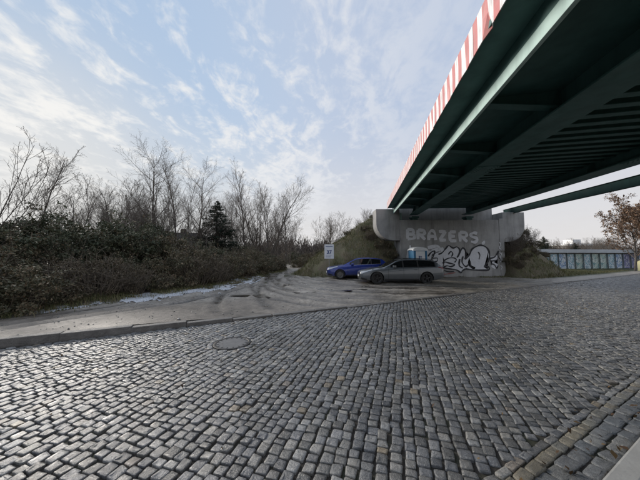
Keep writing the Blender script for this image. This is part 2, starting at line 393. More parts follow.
for p0, p1, p2 in (((-3.4, 27), (-3.6, 10.0), (3.0, 10.2)), ((-2.6, 27), (-3.2, 11.5), (6.0, 11.6)), ((-3.0, 26), (-2.0, 13.0), (9.5, 13.2)), ((-3.8, 26), (-4.6, 10.2), (0.6, 8.4)), ((-2.4, 25), (-0.6, 15.0), (12.5, 14.2)), ((-3.2, 25), (-3.4, 9.0), (8.0, 11.4)), ((-3.6, 26), (-3.4, 12.0), (-7.0, 5.4)), ((-4.4, 18), (-4.2, 11.0), (-2.2, 7.2)), ((-1.5, 22), (0.0, 14.5), (5.0, 12.9)), ((-3.9, 27), (-4.0, 8.6), (4.2, 9.6)), ((-2.9, 27), (-2.6, 10.6), (10.5, 12.4)), ((-3.1, 24), (-1.4, 12.2), (14.5, 14.6)), ((-3.3, 20), (-2.9, 9.8), (1.8, 8.9))):
    for o_ in (-0.74, 0.74):
        pts = []
        for t_ in np.linspace(0, 1, 15):
            q = np.array(p0)*(1-t_)**2 + 2*np.array(p1)*t_*(1-t_) + np.array(p2)*t_*t_; d_ = 2*(1-t_)*(np.array(p1)-np.array(p0)) + 2*t_*(np.array(p2)-np.array(p1)); d_ = d_/np.linalg.norm(d_); pts.append((q[0]-d_[1]*o_, q[1]+d_[0]*o_))
        TRACKS.append((pts, rt_.uniform(0.11, 0.17), rt_.uniform(0.026, 0.05)))
def yard_h(x, y):
    u, n_ = toUN(x, y)
    d = foot_dist(x, y) + (fbm(x*0.8+9, y*0.8)-0.5)*1.2
    h = (fbm(x*0.5, y*0.5)-0.5)*0.09 + (fbm(x*2.2, y*2.2, 3)-0.5)*0.055
    rough = (fbm(x*5, y*5, 3)-0.5)*0.034
    pav = sstep(u, 3.0, -1.0)*sstep(n_, 9.6, 8.6)        # smooth strip behind the kerb on the left
    h = (h+rough)*(1-0.8*pav)
    # pairs of tyre ruts sweeping out of the lane towards the road
    wet = np.zeros(np.shape(x)); ridge = np.zeros(np.shape(x)); wob = (fbm(x*0.7+3, y*0.7)-0.5)*0.5
    for pts, wd, dp in TRACKS:
        best = np.full(np.shape(x), 9.0)
        for (ax, ay), (bx, by) in zip(pts[:-1], pts[1:]):
            ex, ey = bx-ax, by-ay; t_ = np.clip(((x-ax)*ex+(y-ay)*ey)/(ex*ex+ey*ey), 0, 1); best = np.minimum(best, np.hypot(x-ax-t_*ex, y-ay-t_*ey))
        q = np.exp(-(np.maximum(best+wob*0.25, 0)/wd)**2); wet = np.maximum(wet, q*min(1.0, dp/0.03)); ridge = np.maximum(ridge, np.exp(-((best-wd*2.1)/(wd*0.8))**2)*dp)
        h = h - q*dp
    h = h + ridge*0.55*(1-wet)
    kerbz = 0.105*sstep(u, 2.2, -1.5) + 0.03
    h = h + kerbz*sstep(n_, 10.0, 7.2)*1.0
    near = sstep(n_, 7.0, 6.62); h = h*(1-near) + (kerbz-0.012)*near
    bank = sstep(d, 0.0, 5.0)*1.0 + sstep(d, -0.2, 0.5)*0.06
    wet = np.clip(wet*1.2, 0, 1)*(1-pav*0.8)*sstep(d, 0.3, -1.0)*(0.65+0.35*sstep(fbm(x*0.9+4, y*0.9), 0.38, 0.62))
    return h + bank, d, wet
us = np.concatenate([np.arange(-24, -8, 0.4), np.arange(-8, 24, 0.11), np.arange(24, 60.1, 0.5)])
ns = np.concatenate([np.arange(6.62, 19, 0.11), np.arange(19, 46, 0.4)])
U, N = np.meshgrid(us, ns, indexing='ij'); X = U*UX+N*NX; Y = U*UY+N*NY
H, D, WET = yard_h(X, Y)
lim = sstep(U, -23.9, -22)*sstep(U, 60, 57)*sstep(N, 45.9, 43); H = H*lim + (-0.3)*(1-lim)
EH = emb_h(X, Y)
litter = sstep(D, -0.25, 0.45)
grass = np.clip(sstep(EH, -0.9, 0.1)*1.0 + sstep(U, 22.5, 24.5)*sstep(N, 7.4, 8.2)*sstep(X+0*Y, 12, 15), 0, 1)*(1-litter)
grass = np.maximum(grass, sstep(D, -0.9, -0.1)*0.55*sstep(fbm(X*1.5, Y*1.5), 0.4, 0.6)*(1-litter))
ni, nj = U.shape; idx = np.arange(ni*nj).reshape(ni, nj)
Fq = np.stack([idx[:-1, :-1], idx[1:, :-1], idx[1:, 1:], idx[:-1, 1:]], -1).reshape(-1, 4)
yard = link_mesh('unpaved_yard', np_mesh('unpaved_yard', np.stack([X, Y, H], -1).reshape(-1, 3), Fq, True, np.stack([litter, grass, WET, sstep(U, 4.5, 0.5)*sstep(N, 10.2, 8.6)], -1).reshape(-1, 4)), M_YARD)
tag(yard, kind='structure')

# embankment carrying the bridge road
xs = np.arange(-10, 34, 0.3); ys = np.concatenate([np.arange(16.2, 32, 0.3), np.arange(32, 95, 1.5)])
X, Y = np.meshgrid(xs, ys, indexing='ij'); EH = emb_h(X, Y)
EZ = np.where(EH > -0.5, EH, -0.5); ni, nj = X.shape; idx = np.arange(ni*nj).reshape(ni, nj)
Fq = np.stack([idx[:-1, :-1], idx[1:, :-1], idx[1:, 1:], idx[:-1, 1:]], -1).reshape(-1, 4)
keep = (EZ.reshape(-1)[Fq] > -0.45).any(1)
emb = link_mesh('embankment', np_mesh('embankment', np.stack([X, Y, EZ], -1).reshape(-1, 3), Fq[keep], True), M_EMB); tag(emb, kind='structure')
def ground_z(x, y):
    x = np.asarray(x, float); y = np.asarray(y, float)
    return np.maximum(yard_h(x, y)[0], emb_h(x, y))

# ---------------------------------------------------------------- road of setts
road_q = [UN(-30, N_NEAR-0.1), UN(130, N_NEAR-0.1), UN(130, N_FAR+0.1), UN(-30, N_FAR+0.1)]
road = link_mesh('road', np_mesh('road', [(x, y, -0.016) for x, y in road_q], np.array([[0, 1, 2, 3]])), M_JOINT); tag(road, kind='structure')
MH = (-1.64, 4.61); MHR = 0.335
def sett_geo(cx, cy, ang, L, W, hz, rs, hi):
    """arrays of stones -> vertices (k,nv,3), faces template"""
    k = len(cx); ch = 0.085
    o = np.array([(-.5, -.5+ch), (-.5+ch, -.5), (.5-ch, -.5), (.5, -.5+ch), (.5, .5-ch), (.5-ch, .5), (-.5+ch, .5), (-.5, .5-ch)])
    j = rs.normal(0, 0.042, (k, 4, 2)); cj = np.repeat(j, 2, axis=1)[:, [7, 0, 1, 2, 3, 4, 5, 6][0:8]] if False else np.stack([j[:, 0], j[:, 0], j[:, 1], j[:, 1], j[:, 2], j[:, 2], j[:, 3], j[:, 3]], 1)
    p = (o[None] + cj + rs.normal(0, 0.018, (k, 8, 2)))*np.stack([L, W], -1)[:, None]
    ca, sa = np.cos(ang)[:, None], np.sin(ang)[:, None]
    tilt = rs.normal(0, 0.028, (k, 2))
    def ring(sc_, z, nz):
        q = p*sc_
        zz = z + hz[:, None] + q[..., 0]*tilt[:, 0:1] + q[..., 1]*tilt[:, 1:2] + nz
        return np.stack([cx[:, None]+q[..., 0]*ca-q[..., 1]*sa, cy[:, None]+q[..., 0]*sa+q[..., 1]*ca, zz], -1)
    if hi:
        rings = [ring(1.0, -0.045, 0), ring(1.0, -0.0045, rs.normal(0, .0014, (k, 8))), ring(0.94, -0.0003, rs.normal(0, .0016, (k, 8))), ring(0.55, 0.0, rs.normal(0, .002, (k, 8)))]
    else:
        rings = [ring(1.0, -0.035, 0), ring(0.86, 0.0, rs.normal(0, .0015, (k, 8)))]
    nr = len(rings); Vv = np.concatenate(rings, 1)
    f4 = [(a*8+b, a*8+(b+1) % 8, (a+1)*8+(b+1) % 8, (a+1)*8+b) for a in range(nr-1) for b in range(8)]
    return Vv, np.array(f4), np.array([[(nr-1)*8+b for b in range(8)]])
rs = np.random.default_rng(5)
CA = R(90-17.8)                                   # direction of the diagonal courses
cxv, cyv = math.cos(CA), math.sin(CA); wxv, wyv = -cyv, cxv
S = []
w0 = -95.0
while w0 < 25:
    W = 0.106 + rs.normal(0, 0.006); t0 = -45 + rs.random()*0.2
    tt = []; t_ = t0
    while t_ < 60:
        Lk = float(np.clip(rs.normal(0.099, 0.015), 0.065, 0.14)); tt.append((t_+Lk/2, Lk)); t_ += Lk
    tt = np.array(tt); wob = 0.03*np.sin(tt[:, 0]*0.45+1) + 0.012*np.sin(tt[:, 0]*1.1+w0) + 0.008*np.sin(tt[:, 0]*2.9+w0*3) + rs.normal(0, 0.0065, len(tt))
    x = tt[:, 0]*cxv + (w0+W/2+wob)*wxv; y = tt[:, 0]*cyv + (w0+W/2+wob)*wyv
    u = x*UX+y*UY; n_ = x*NX+y*NY
    m = (n_ > 1.125) & (n_ < N_FAR-0.055) & (u > -12) & (u < 50) & (np.hypot(x-MH[0], y-MH[1]) > MHR+0.085)
    for a, b, l in zip(x[m], y[m], tt[m, 1]): S.append((a, b, CA, l-0.015, W-0.016, 0))
    w0 += W
for k, (n0, n1) in enumerate(((0.735, 0.842), (0.846, 0.962), (0.966, 1.055))):   # gutter courses beside the near kerb
    u = -12.0
    while u < 50:
        Lk = float(np.clip(rs.normal((0.165, 0.17, 0.135)[k], 0.018), 0.11, 0.24)); x, y = UN(u+Lk/2, (n0+n1)/2 + rs.normal(0, 0.003)); S.append((x, y, math.atan2(UY, UX), Lk-0.012, n1-n0-0.006, k+1)); u += Lk
u = -12.0
while u < 50:                                                                       # fill between the gutter and the diagonal courses
    Lk = float(np.clip(rs.normal(0.12, 0.02), 0.08, 0.17)); x, y = UN(u+Lk/2, 1.092 + rs.normal(0, 0.004)); S.append((x, y, math.atan2(UY, UX)+rs.normal(0, 0.06), Lk-0.014, 0.060, 0)); u += Lk
for j in range(15):                                                                 # ring of small setts round the cover
    a = 2*math.pi*j/15; S.append((MH[0]+(MHR+0.052)*math.cos(a), MH[1]+(MHR+0.052)*math.sin(a), a+math.pi/2, 0.135, 0.085, 0))
S = np.array(S)
pal = np.array([(0.205, 0.207, 0.212), (0.275, 0.275, 0.272), (0.155, 0.160, 0.170), (0.31, 0.30, 0.28), (0.235, 0.230, 0.220), (0.17, 0.168, 0.162), (0.27, 0.225, 0.165), (0.235, 0.205, 0.175)])
pw = np.array([0.26, 0.16, 0.20, 0.06, 0.15, 0.14, 0.012, 0.018])
def sett_cols(n_, kind):
    c = pal[rs.choice(8, n_, p=pw)]*rs.uniform(0.56, 1.10, (n_, 1))
    g1 = (kind == 1) | (kind == 2); g3 = kind == 3
    c = np.where(g1[:, None], np.array([(0.105, 0.115, 0.125), (0.15, 0.155, 0.16), (0.19, 0.19, 0.185)])[rs.choice(3, n_)]*rs.uniform(.85, 1.15, (n_, 1)), c)
    c = np.where(g3[:, None], np.array([(0.16, 0.155, 0.135), (0.19, 0.17, 0.13), (0.18, 0.178, 0.168)])[rs.choice(3, n_)]*rs.uniform(.85, 1.15, (n_, 1)), c)
    return c
COLS = sett_cols(len(S), S[:, 5])
# the road surface sags a little in the wheel lines
def road_z(x, y): return (fbm(np.asarray(x)*0.45+3, np.asarray(y)*0.45+8, 3)-0.5)*0.035
HZ = np.clip(road_z(S[:, 0], S[:, 1])*0.55 + rs.normal(0, 0.0032, len(S)), -0.010, 0.02)
# which stones show largest: in front of the camera and nearest
px = 320+240*S[:, 0]/np.maximum(S[:, 1], .01); py = 256+240*1.62/np.maximum(S[:, 1], .01)
vis = (S[:, 1] > 0.5) & (px > -10) & (px < 650) & (py < 492)
order = np.argsort(np.where(vis, S[:, 1]**2+0.15*S[:, 0]**2, 1e9))
near_set = order[:296]; rest = np.setdiff1d(np.arange(len(S)), near_set)
for i in near_set:
    q = S[i:i+1]; V, f4, f8 = sett_geo(np.zeros(1), np.zeros(1), q[:, 2], q[:, 3], q[:, 4], HZ[i:i+1], rs, True)
    me = np_mesh('sett', V[0], [f4, f8], False, np.repeat(COLS[i][None], len(V[0]), 0)); o = link_mesh('sett', me, M_SETT, road); o.location = (q[0, 0], q[0, 1], 0)
dist = np.hypot(S[rest, 0], S[rest, 1])
Vs = []; F4s = []; F8s = []; Cs = []; off = 0
for hi, sel in ((True, rest[dist < 9]), (False, rest[dist >= 9])):
    V, f4, f8 = sett_geo(S[sel, 0], S[sel, 1], S[sel, 2], S[sel, 3], S[sel, 4], HZ[sel], rs, hi)
    k, nv = V.shape[:2]; o = off + np.arange(k)*nv
    Vs.append(V.reshape(-1, 3)); F4s.append((f4[None]+o[:, None, None]).reshape(-1, 4)); F8s.append((f8[None]+o[:, None, None]).reshape(-1, 8)); Cs.append(np.repeat(COLS[sel], nv, 0)); off += k*nv
me = np_mesh('sett_field', np.concatenate(Vs), [np.concatenate(F4s), np.concatenate(F8s)], False, np.concatenate(Cs))
tag(link_mesh('sett_field', me, M_SETT, road), kind='stuff')

# kerbs
def kerb(name, label, n0, n1, zf, zb, u0, u1, step, zfun=None):
    root = empty(name, (0, 0, 0)); tag(root, kind='structure')
    u = u0
    while u < u1:
        L = step*random.uniform(0.85, 1.15); zt = zfun(u+L/2) if zfun else zf
        m = MB(); x0 = u+0.005; x1 = u+L-0.005; dz_ = random.uniform(-.016, .012); dn = random.uniform(-.016, .012)
        m.box(0, x1-x0, n0+dn, n1+dn, -0.2, zt+dz_)
        me = m.mesh('kerb_stone', bevel=0.014); me.transform(Matrix.Rotation(math.pi/2-A, 4, 'Z') @ Matrix.Translation((0, 0, 0)))
        o = link_mesh('kerb_stone', me, M_KERB, root); q = UN(x0, 0); o.location = (q[0], q[1], 0); o.rotation_euler = (0, 0, random.uniform(-.004, .004)); u += L
    return root
kz = lambda u: 0.028 + 0.105*float(sstep(np.array(u), 2.2, -1.5))
kerb('far_kerb', '', N_FAR, N_FAR+0.18, 0.1, 0.1, -24, 46, 1.15, kz)
M_KERB, keep_k = M_KERBN, M_KERB
kerb('near_kerb', '', N_NEAR-0.13, N_NEAR, 0.06, 0.1, -14, 40, 1.0)
M_KERB = keep_k
# footway on the camera side
us = np.arange(-16, 44, 0.25); ns = np.arange(-5.0, N_NEAR-0.10, 0.2); U, N = np.meshgrid(us, ns, indexing='ij'); X = U*UX+N*NX; Y = U*UY+N*NY
Z = 0.040+(fbm(X*1.2, Y*1.2)-0.5)*0.03; idx = np.arange(U.size).reshape(U.shape)
Fq = np.stack([idx[:-1, :-1], idx[1:, :-1], idx[1:, 1:], idx[:-1, 1:]], -1).reshape(-1, 4)
z3 = np.zeros((U.size, 4)); z3[:, 0] = 0.55
tag(link_mesh('footway', np_mesh('footway', np.stack([X, Y, Z], -1).reshape(-1, 3), Fq, True, z3), M_YARD), kind='structure')

# manhole cover
mh = empty('manhole_cover', (MH[0], MH[1], -0.002)); tag(mh, 'round manhole cover with iron ring set in the cobbles', 'manhole cover')
MB().lathe([(0.335, -0.06), (0.335, 0.004), (0.325, 0.008), (0.292, 0.008), (0.286, 0.002), (0.286, -0.06)], 40).build('ring', M_IRON, mh, smooth=True)
MB().lathe([(0.280, -0.05), (0.280, 0.003), (0.0005, 0.006)], 40).build('cover_plate', M_CCON, mh, smooth=True)
for j in range(16):
    a = 2*math.pi*j/16; m = MB(); m.box(-0.022, 0.022, -0.008, 0.008, 0.0, 0.0085); o = m.build('rib', M_IRON, mh, bevel=0.003); o.location = (0.252*math.cos(a), 0.252*math.sin(a), 0); o.rotation_euler = (0, 0, a)

# ---------------------------------------------------------------- bridge
br = empty('road_bridge', (0, 0, 1.62)); br.rotation_euler = (BSL, 0, -BA)
tag(br, 'dark green steel road bridge with red and white striped edge overhead', 'bridge')
S0 = -17.0
def send(xp, y=19.0): return (y + xp*math.sin(BA))/math.cos(BA)
# deck
m = MB(); e0, e1 = send(2.35, 19.9), send(9.9, 19.9)
m.add([(2.18, S0, 3.06), (9.9, S0, 3.06), (9.9, e1, 3.06), (2.18, e0, 3.06), (2.18, S0, 3.30), (9.9, S0, 3.30), (9.9, e1, 3.30), (2.18, e0, 3.30)], [(3,2,1,0),(4,5,6,7),(0,1,5,4),(1,2,6,5),(2,3,7,6),(3,0,4,7)]); m.build('deck_plate', M_TEAL, br)
m = MB(); m.add([(2.5, S0, 3.305), (9.8, S0, 3.305), (9.8, e1, 3.305), (2.5, e0, 3.305), (2.5, S0, 3.38), (9.8, S0, 3.38), (9.8, e1, 3.38), (2.5, e0, 3.38)], [(3,2,1,0),(4,5,6,7),(0,1,5,4),(1,2,6,5),(2,3,7,6),(3,0,4,7)]); m.build('deck_surface', M_ASPH, br)
# main girders
for gx in (3.86, 8.15):
    e = send(gx, 19.75)
    w = MB(); w.box(gx-0.012, gx+0.012, S0, e, 2.53, 3.055); web = w.build('girder_web', M_TEAL, br)
    w = MB(); w.box(gx-0.35, gx+0.35, S0, e, 2.49, 2.528); w.build('girder_flange', M_TEAL, br, bevel=0.006)
    s = S0+0.9
    while s < e-0.4:
        m = MB(); m.add([(gx-0.30, s, 2.53), (gx-0.013, s, 2.53), (gx-0.013, s, 3.05), (gx-0.08, s, 3.05), (gx-0.30, s+0.018, 2.53), (gx-0.013, s+0.018, 2.53), (gx-0.013, s+0.018, 3.05), (gx-0.08, s+0.018, 3.05)], [(0,1,2,3),(7,6,5,4),(0,4,5,1),(1,5,6,2),(2,6,7,3),(3,7,4,0)])
        m.build('web_stiffener', M_TEAL, br); s += 2.4
bolt = MB().lathe([(0.001, -0.018), (0.016, -0.018), (0.018, 0.0)], 6).mesh('bolt')
for gx in (3.86, 8.15):
    for s in (-6.0, 1.2, 8.4, 15.6):
        m = MB(); m.box(gx-0.33, gx+0.33, s, s+0.7, 2.474, 2.4885); pl = m.build('splice_plate', M_TEAL, br, bevel=0.003)
        for i in range(5):
            for j in (-0.27, -0.17, 0.17, 0.27): o = link_mesh('bolt', bolt, M_TEAL, pl); o.location = (gx+j, s+0.08+i*0.135, 2.474)
# transverse ribs under the deck
s = S0+0.2; rib_me = None
while s < send(8.1, 18.9):
    if rib_me is None:
        m = MB(); x0, x1 = 3.90, 8.11
        m.box(x0, x1, -0.012, 0.012, -0.17, 0.0).box(x0, x1, -0.085, 0.085, -0.19, -0.171); rib_me = m.mesh('cross_rib')
    if send(3.9, 18.9) > s: o = link_mesh('cross_rib', rib_me, M_TEAL, br); o.location = (0, s, 3.058)
    s += 0.40
# outer brackets
for s in np.arange(S0+0.9, 19.2, 2.4):
    m = MB(); m.add([(2.24, s, 2.95), (3.84, s, 2.70), (3.84, s, 3.055), (2.24, s, 3.055), (2.24, s+.02, 2.95), (3.84, s+.02, 2.70), (3.84, s+.02, 3.055), (2.24, s+.02, 3.055)], [(0,1,2,3),(7,6,5,4),(0,4,5,1),(1,5,6,2),(2,6,7,3),(3,7,4,0)])
    m.add([(2.24, s-.09, 2.93), (3.84, s-.09, 2.68), (3.84, s+.11, 2.68), (2.24, s+.11, 2.93), (2.24, s-.09, 2.948), (3.84, s-.09, 2.698), (3.84, s+.11, 2.698), (2.24, s+.11, 2.948)], [(3,2,1,0),(4,5,6,7),(0,1,5,4),(1,2,6,5),(2,3,7,6),(3,0,4,7)])
    m.build('cantilever_bracket', M_TEAL, br)
    if s < 18.5:
        m = MB(); m.box(8.19, 9.2, s, s+0.02, 2.92, 3.055); m.box(9.9, 11.68, s-0.03, s+0.05, 2.92, 3.02) if False else None; m.build('cantilever_bracket', M_TEAL, br)
# left edge: pale edge beam, walkway soffit, striped warning panels
e = send(2.31, 19.1); m = MB(); m.box(2.17, 2.235, S0, e, 2.545, 2.745); m.build('edge_beam', M_PALE, br, bevel=0.01)
m = MB(); m.box(2.185, 2.22, S0, e, 2.748, 3.055); m.build('edge_web', M_TEAL, br)
m = MB(); m.box(1.69, 2.18, S0, e-.1, 2.97, 3.05); m.build('walkway_soffit', M_TEAL, br)
s = S0; e = send(1.5, 18.95); k = 0
while s < e:
    L = min(2.1, e-s); m = MB(); nx_ = 15; V = []; F = []
    r2 = random.Random(k)
    for i in range(nx_+1):
        yv = i/nx_*(L-0.012); bend = 0.0
        for cpos, amp in ((r2.uniform(0, L), r2.choice([0, 0, 0.03, 0.06])),): bend = amp*math.exp(-((yv-cpos)/0.14)**2)
        V += [(0.0, yv, 0.0), (0.004+0.2*bend, yv, -0.22), (bend*1.2, yv, -0.50+bend*1.1), (bend*1.2+0.012, yv, -0.50+bend*1.1), (0.02, yv, -0.22), (0.02, yv, 0.0)]
    for i in range(nx_):
        for j in range(6): F.append((i*6+j, i*6+(j+1) % 6, (i+1)*6+(j+1) % 6, (i+1)*6+j))
    F += [tuple(range(6)), tuple(range(nx_*6+5, nx_*6-1, -1))]
    m.add(V, F); o = m.build('striped_panel', M_STRIPE, br); o.location = (1.655, s, 3.385); s += L; k += 1
# right edge: fascia beam standing free of the deck
e = send(11.7, 20.6); m = MB(); m.box(11.66, 11.72, S0, e, 2.54, 2.96).box(11.60, 11.78, S0, e, 2.52, 2.538).box(11.60, 11.78, S0, e, 2.962, 2.98); m.build('fascia_beam', M_TEAL_SHADE, br)
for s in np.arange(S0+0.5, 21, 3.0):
    m = MB(); m.box(11.74, 11.80, s, s+0.08, 2.55, 2.95); m.build('beam_clamp', M_TEAL_SHADE, br)


# ---------------------------------------------------------------- abutment
ab = empty('bridge_abutment', (10.45, 19.0, 0)); tag(ab, 'concrete bridge abutment wall covered in silver and black graffiti', 'abutment')
ox, oy = 10.45, 19.0
m = MB(); m.box(6.38-ox, 14.24-ox, 0, 1.6, -0.5, 4.49); m.build('front_wall', M_CONC, ab, bevel=0.02)
m = MB(); m.box(14.243-ox, 14.60-ox, -0.03, 1.6, -0.5, 4.60); m.build('corner_pier', M_CONC, ab, bevel=0.02)
m = MB(); m.box(6.40-ox, 14.58-ox, 1.15, 1.59, 4.5, 6.05); m.build('back_wall', M_CONC, ab, bevel=0.02)
def wing(x_out, x_in, ztop, zbot, rad_):
    sgn = 1 if x_in > x_out else -1; pts = [(x_in, ztop), (x_out, ztop)]
    for i in range(13):
        a = math.pi + (math.pi/2)*i/12
        pts.append((x_out + sgn*(rad_ + rad_*math.cos(a)), zbot + rad_ + rad_*math.sin(a)))
    pts.append((x_in, zbot)); return [(x-ox, z) for x, z in pts]
m = MB(); m.prism(wing(4.50, 6.375, 5.38, 2.86, 1.35), 0.05, 1.3); m.build('wing_wall', M_CONC, ab, bevel=0.02)
m = MB(); m.prism(wing(16.35, 14.605, 5.12, 2.75, 1.35), 0.05, 4.5); m.build('wing_wall', M_CONC, ab, bevel=0.02)
for j in range(4):      # formwork joints as thin raised battens
    z = 0.95+j*0.9; m = MB(); m.box(6.39-ox, 14.23-ox, -0.006, 0.004, z, z+0.018); m.build('formwork_ridge', M_CONC, ab)
for gx in (3.86, 8.15):
    X_ = gx*math.cos(BA) + send(gx, 19.35)*math.sin(BA)
    m = MB(); m.box(X_-ox-0.22, X_-ox+0.22, 0.12, 0.62, 4.492, 4.66).box(X_-ox-0.3, X_-ox+0.3, 0.06, 0.68, 4.662, 4.80); m.build('bearing', M_TEAL, ab, bevel=0.01)
m = MB(); m.tube([(4.2, -0.12, 4.7), (4.2, -0.12, 2.8), (4.2, -0.12, 0.0)], 0.05, 10) if False else m.box(6.43-ox, 6.62-ox, 0.25, 0.5, 4.492, 5.1); m.build('bearing_plinth', M_PALE, ab, bevel=0.01)

# graffiti (painted skins a few millimetres thick). Coordinates: photo-measured metres on the wall plane
def gpt(a, b): return (8.02 + (a-0)*(0.01485)-1.9 + 0.25 + 0.0 - 0.0, 0)
def W(a, b):            # sketch units -> wall metres
    return (6.30 + a*0.01484 - ox, 4.50 - b*0.01484)
RIB = [0]
def ribbon(mb, pts, w, y0, closed=False, jit=0.0):
    RIB[0] += 1; y0 = y0 - 0.0004*(RIB[0] % 24)
    P2 = [Vector(W(*p)) for p in pts]
    # smooth with Catmull-Rom
    n_ = len(P2); out_ = []
    rngi = range(n_ if closed else n_-1)
    for i in rngi:
        p0 = P2[(i-1) % n_] if (closed or i > 0) else P2[i]; p1 = P2[i]; p2 = P2[(i+1) % n_]; p3 = P2[(i+2) % n_] if (closed or i+2 < n_) else P2[(i+1) % n_]
        for s_ in range(5):
            t_ = s_/5; out_.append(0.5*((2*p1) + (p2-p0)*t_ + (2*p0-5*p1+4*p2-p3)*t_*t_ + (3*p1-p0-3*p2+p3)*t_**3))
    if not closed: out_.append(P2[-1])
    V = []; k_ = len(out_)
    for i, p in enumerate(out_):
        a = out_[(i+1) % k_] if (closed or i < k_-1) else p; b = out_[i-1] if (closed or i > 0) else p
        d = (a-b); d = d.normalized() if d.length > 1e-6 else Vector((1, 0)); nn = Vector((-d.y, d.x))
        ww = w*0.01484*0.5*(1+0.25*math.sin(i*0.7))
        for q in (p+nn*ww, p-nn*ww): V.append((q.x, y0, q.y))
    F = [(2*i, 2*i+1, 2*((i+1) % k_)+1, 2*((i+1) % k_)) for i in range(k_ if closed else k_-1)]
    mb.add(V, F); return out_
def blob(mb, pts, y0):
    tmp = MB(); out_ = ribbon(tmp, pts, 1, y0, True)
    me = bpy.data.meshes.new('t'); bm = bmesh.new(); vs_ = [bm.verts.new((p.x, y0, p.y)) for p in out_]; f = bm.faces.new(vs_)
    bmesh.ops.triangulate(bm, faces=[f]); bm.verts.index_update()
    mb.add([tuple(v.co) for v in bm.verts], [tuple(v.index for v in f.verts) for f in bm.faces]); bm.free(); bpy.data.meshes.remove(me)
# silver block lettering (stroke letters on a 30x45 cell)
GL = {'B': [[(0,0),(0,45)], [(0,0),(22,2),(24,12),(18,20),(2,22)], [(2,22),(26,25),(28,36),(22,44),(0,45)]],
      'R': [[(0,0),(0,45)], [(0,0),(24,2),(27,12),(22,21),(2,23)], [(10,24),(28,46)]],
      'A': [[(0,46),(3,14),(14,0),(25,12),(28,46)], [(3,28),(26,28)]],
      'Z': [[(0,2),(27,2)], [(27,2),(2,42)], [(1,43),(28,43)]],
      'E': [[(26,1),(2,1)], [(2,1),(1,44)], [(1,22),(22,22)], [(1,44),(27,44)]],
      'S': [[(27,4),(14,0),(2,8),(6,19),(22,25),(27,36),(16,45),(1,42)]]}
m = MB(); xo = 44
for i, chs in enumerate('BRAZERS'):
    sx = 1.36; sy = 1.12
    for st_ in GL[chs]: ribbon(m, [(xo + a*sx*0.98, 52 + b*sy + i*3.0) for a, b in st_], 14.5, -0.010)
    xo += 56
blob(m, [(440, 122), (456, 112), (455, 128), (443, 134)], -0.010)
m.build('graffiti_lettering', M_SILVER, ab)
m = MB(); 
for st_ in ([(60,160),(46,172),(44,200),(60,210)], [(150,150),(200,142),(210,158),(170,168),(196,186),(215,205),(180,215)], [(222,150),(230,180),(215,215)]): ribbon(m, st_, 16, -0.0085)
tag(m.build('graffiti_scrawl', M_SILVER, ab), kind='stuff')
for pts in ([(92,178),(118,160),(146,164),(172,172),(168,206),(182,236),(196,258),(160,252),(128,236),(100,226)], [(172,190),(205,172),(225,178),(232,220),(222,250),(190,240)],
            [(226,180),(262,140),(285,152),(308,146),(318,168),(303,205),(318,190),(336,152),(352,176),(346,214),(372,186),(366,236),(398,262),(345,262),(322,280),(286,262),(232,258),(238,222)],
            [(372,196),(392,156),(430,138),(462,150),(476,180),(470,220),(446,252),(470,268),(400,268),(362,240)],
            [(476,200),(500,196),(520,180),(516,214),(500,226),(520,240),(505,262),(482,248),(490,226)]): m = MB(); blob(m, pts, -0.009); m.build('graffiti_fill', M_SILVER, ab)
m = MB()
for st_, w_ in (([(150,196),(166,176),(186,168),(176,200),(156,230),(170,256),(196,262)], 6), ([(96,170),(120,158),(140,164),(132,196),(150,236)], 5), ([(205,186),(226,176),(246,154),(262,139),(284,152),(306,146),(320,166),(304,202)], 6), ([(304,202),(318,182),(336,151),(353,174),(346,212)], 6), ([(346,212),(372,184),(384,160),(402,147),(430,137),(458,145),(475,168),(477,198),(466,226),(446,250)], 7),
              ([(446,250),(470,252),(466,268),(400,268),(346,262)], 7), ([(346,262),(330,272),(322,282),(300,268),(262,262),(228,256)], 6), ([(228,256),(248,246),(270,250),(290,240),(262,232),(240,226),(226,232)], 6),
              ([(232,220),(258,206),(286,204),(300,214),(290,228)], 5), ([(258,186),(272,170),(282,182),(274,198)], 5), ([(318,210),(314,244),(332,258)], 6), ([(336,196),(330,226),(348,250),(366,236)], 6),
              ([(372,222),(376,244),(398,256),(366,246)], 5), ([(418,172),(426,190),(420,212)], 4), ([(478,206),(502,200),(520,178),(526,166)], 6), ([(480,222),(504,218),(522,214)], 5), ([(482,236),(500,240),(512,258),(520,244)], 5), ([(526,166),(522,190),(530,210)], 4),
              ([(172,192),(190,178),(206,172)], 4), ([(176,206),(200,206),(196,222),(178,226),(206,244)], 4), ([(196,250),(222,262),(250,276),(286,276)], 5)): ribbon(m, st_, w_*1.15, -0.020)
m.build('graffiti_outline', M_BLACKSPRAY, ab)
m = MB()
for st_ in ([(532,120),(538,134),(530,150),(540,160)], [(530,176),(540,184),(532,200),(541,214),(531,226)], [(531,244),(540,252),(533,266)]): ribbon(m, st_, 4, -0.042)
tag(m.build('graffiti_tag', M_SILVER, ab), kind='stuff')
m = MB(); ribbon(m, [(212,284),(236,290),(262,286),(292,282)], 5, -0.031); m.build('graffiti_scribble', M_REDSPRAY, ab)

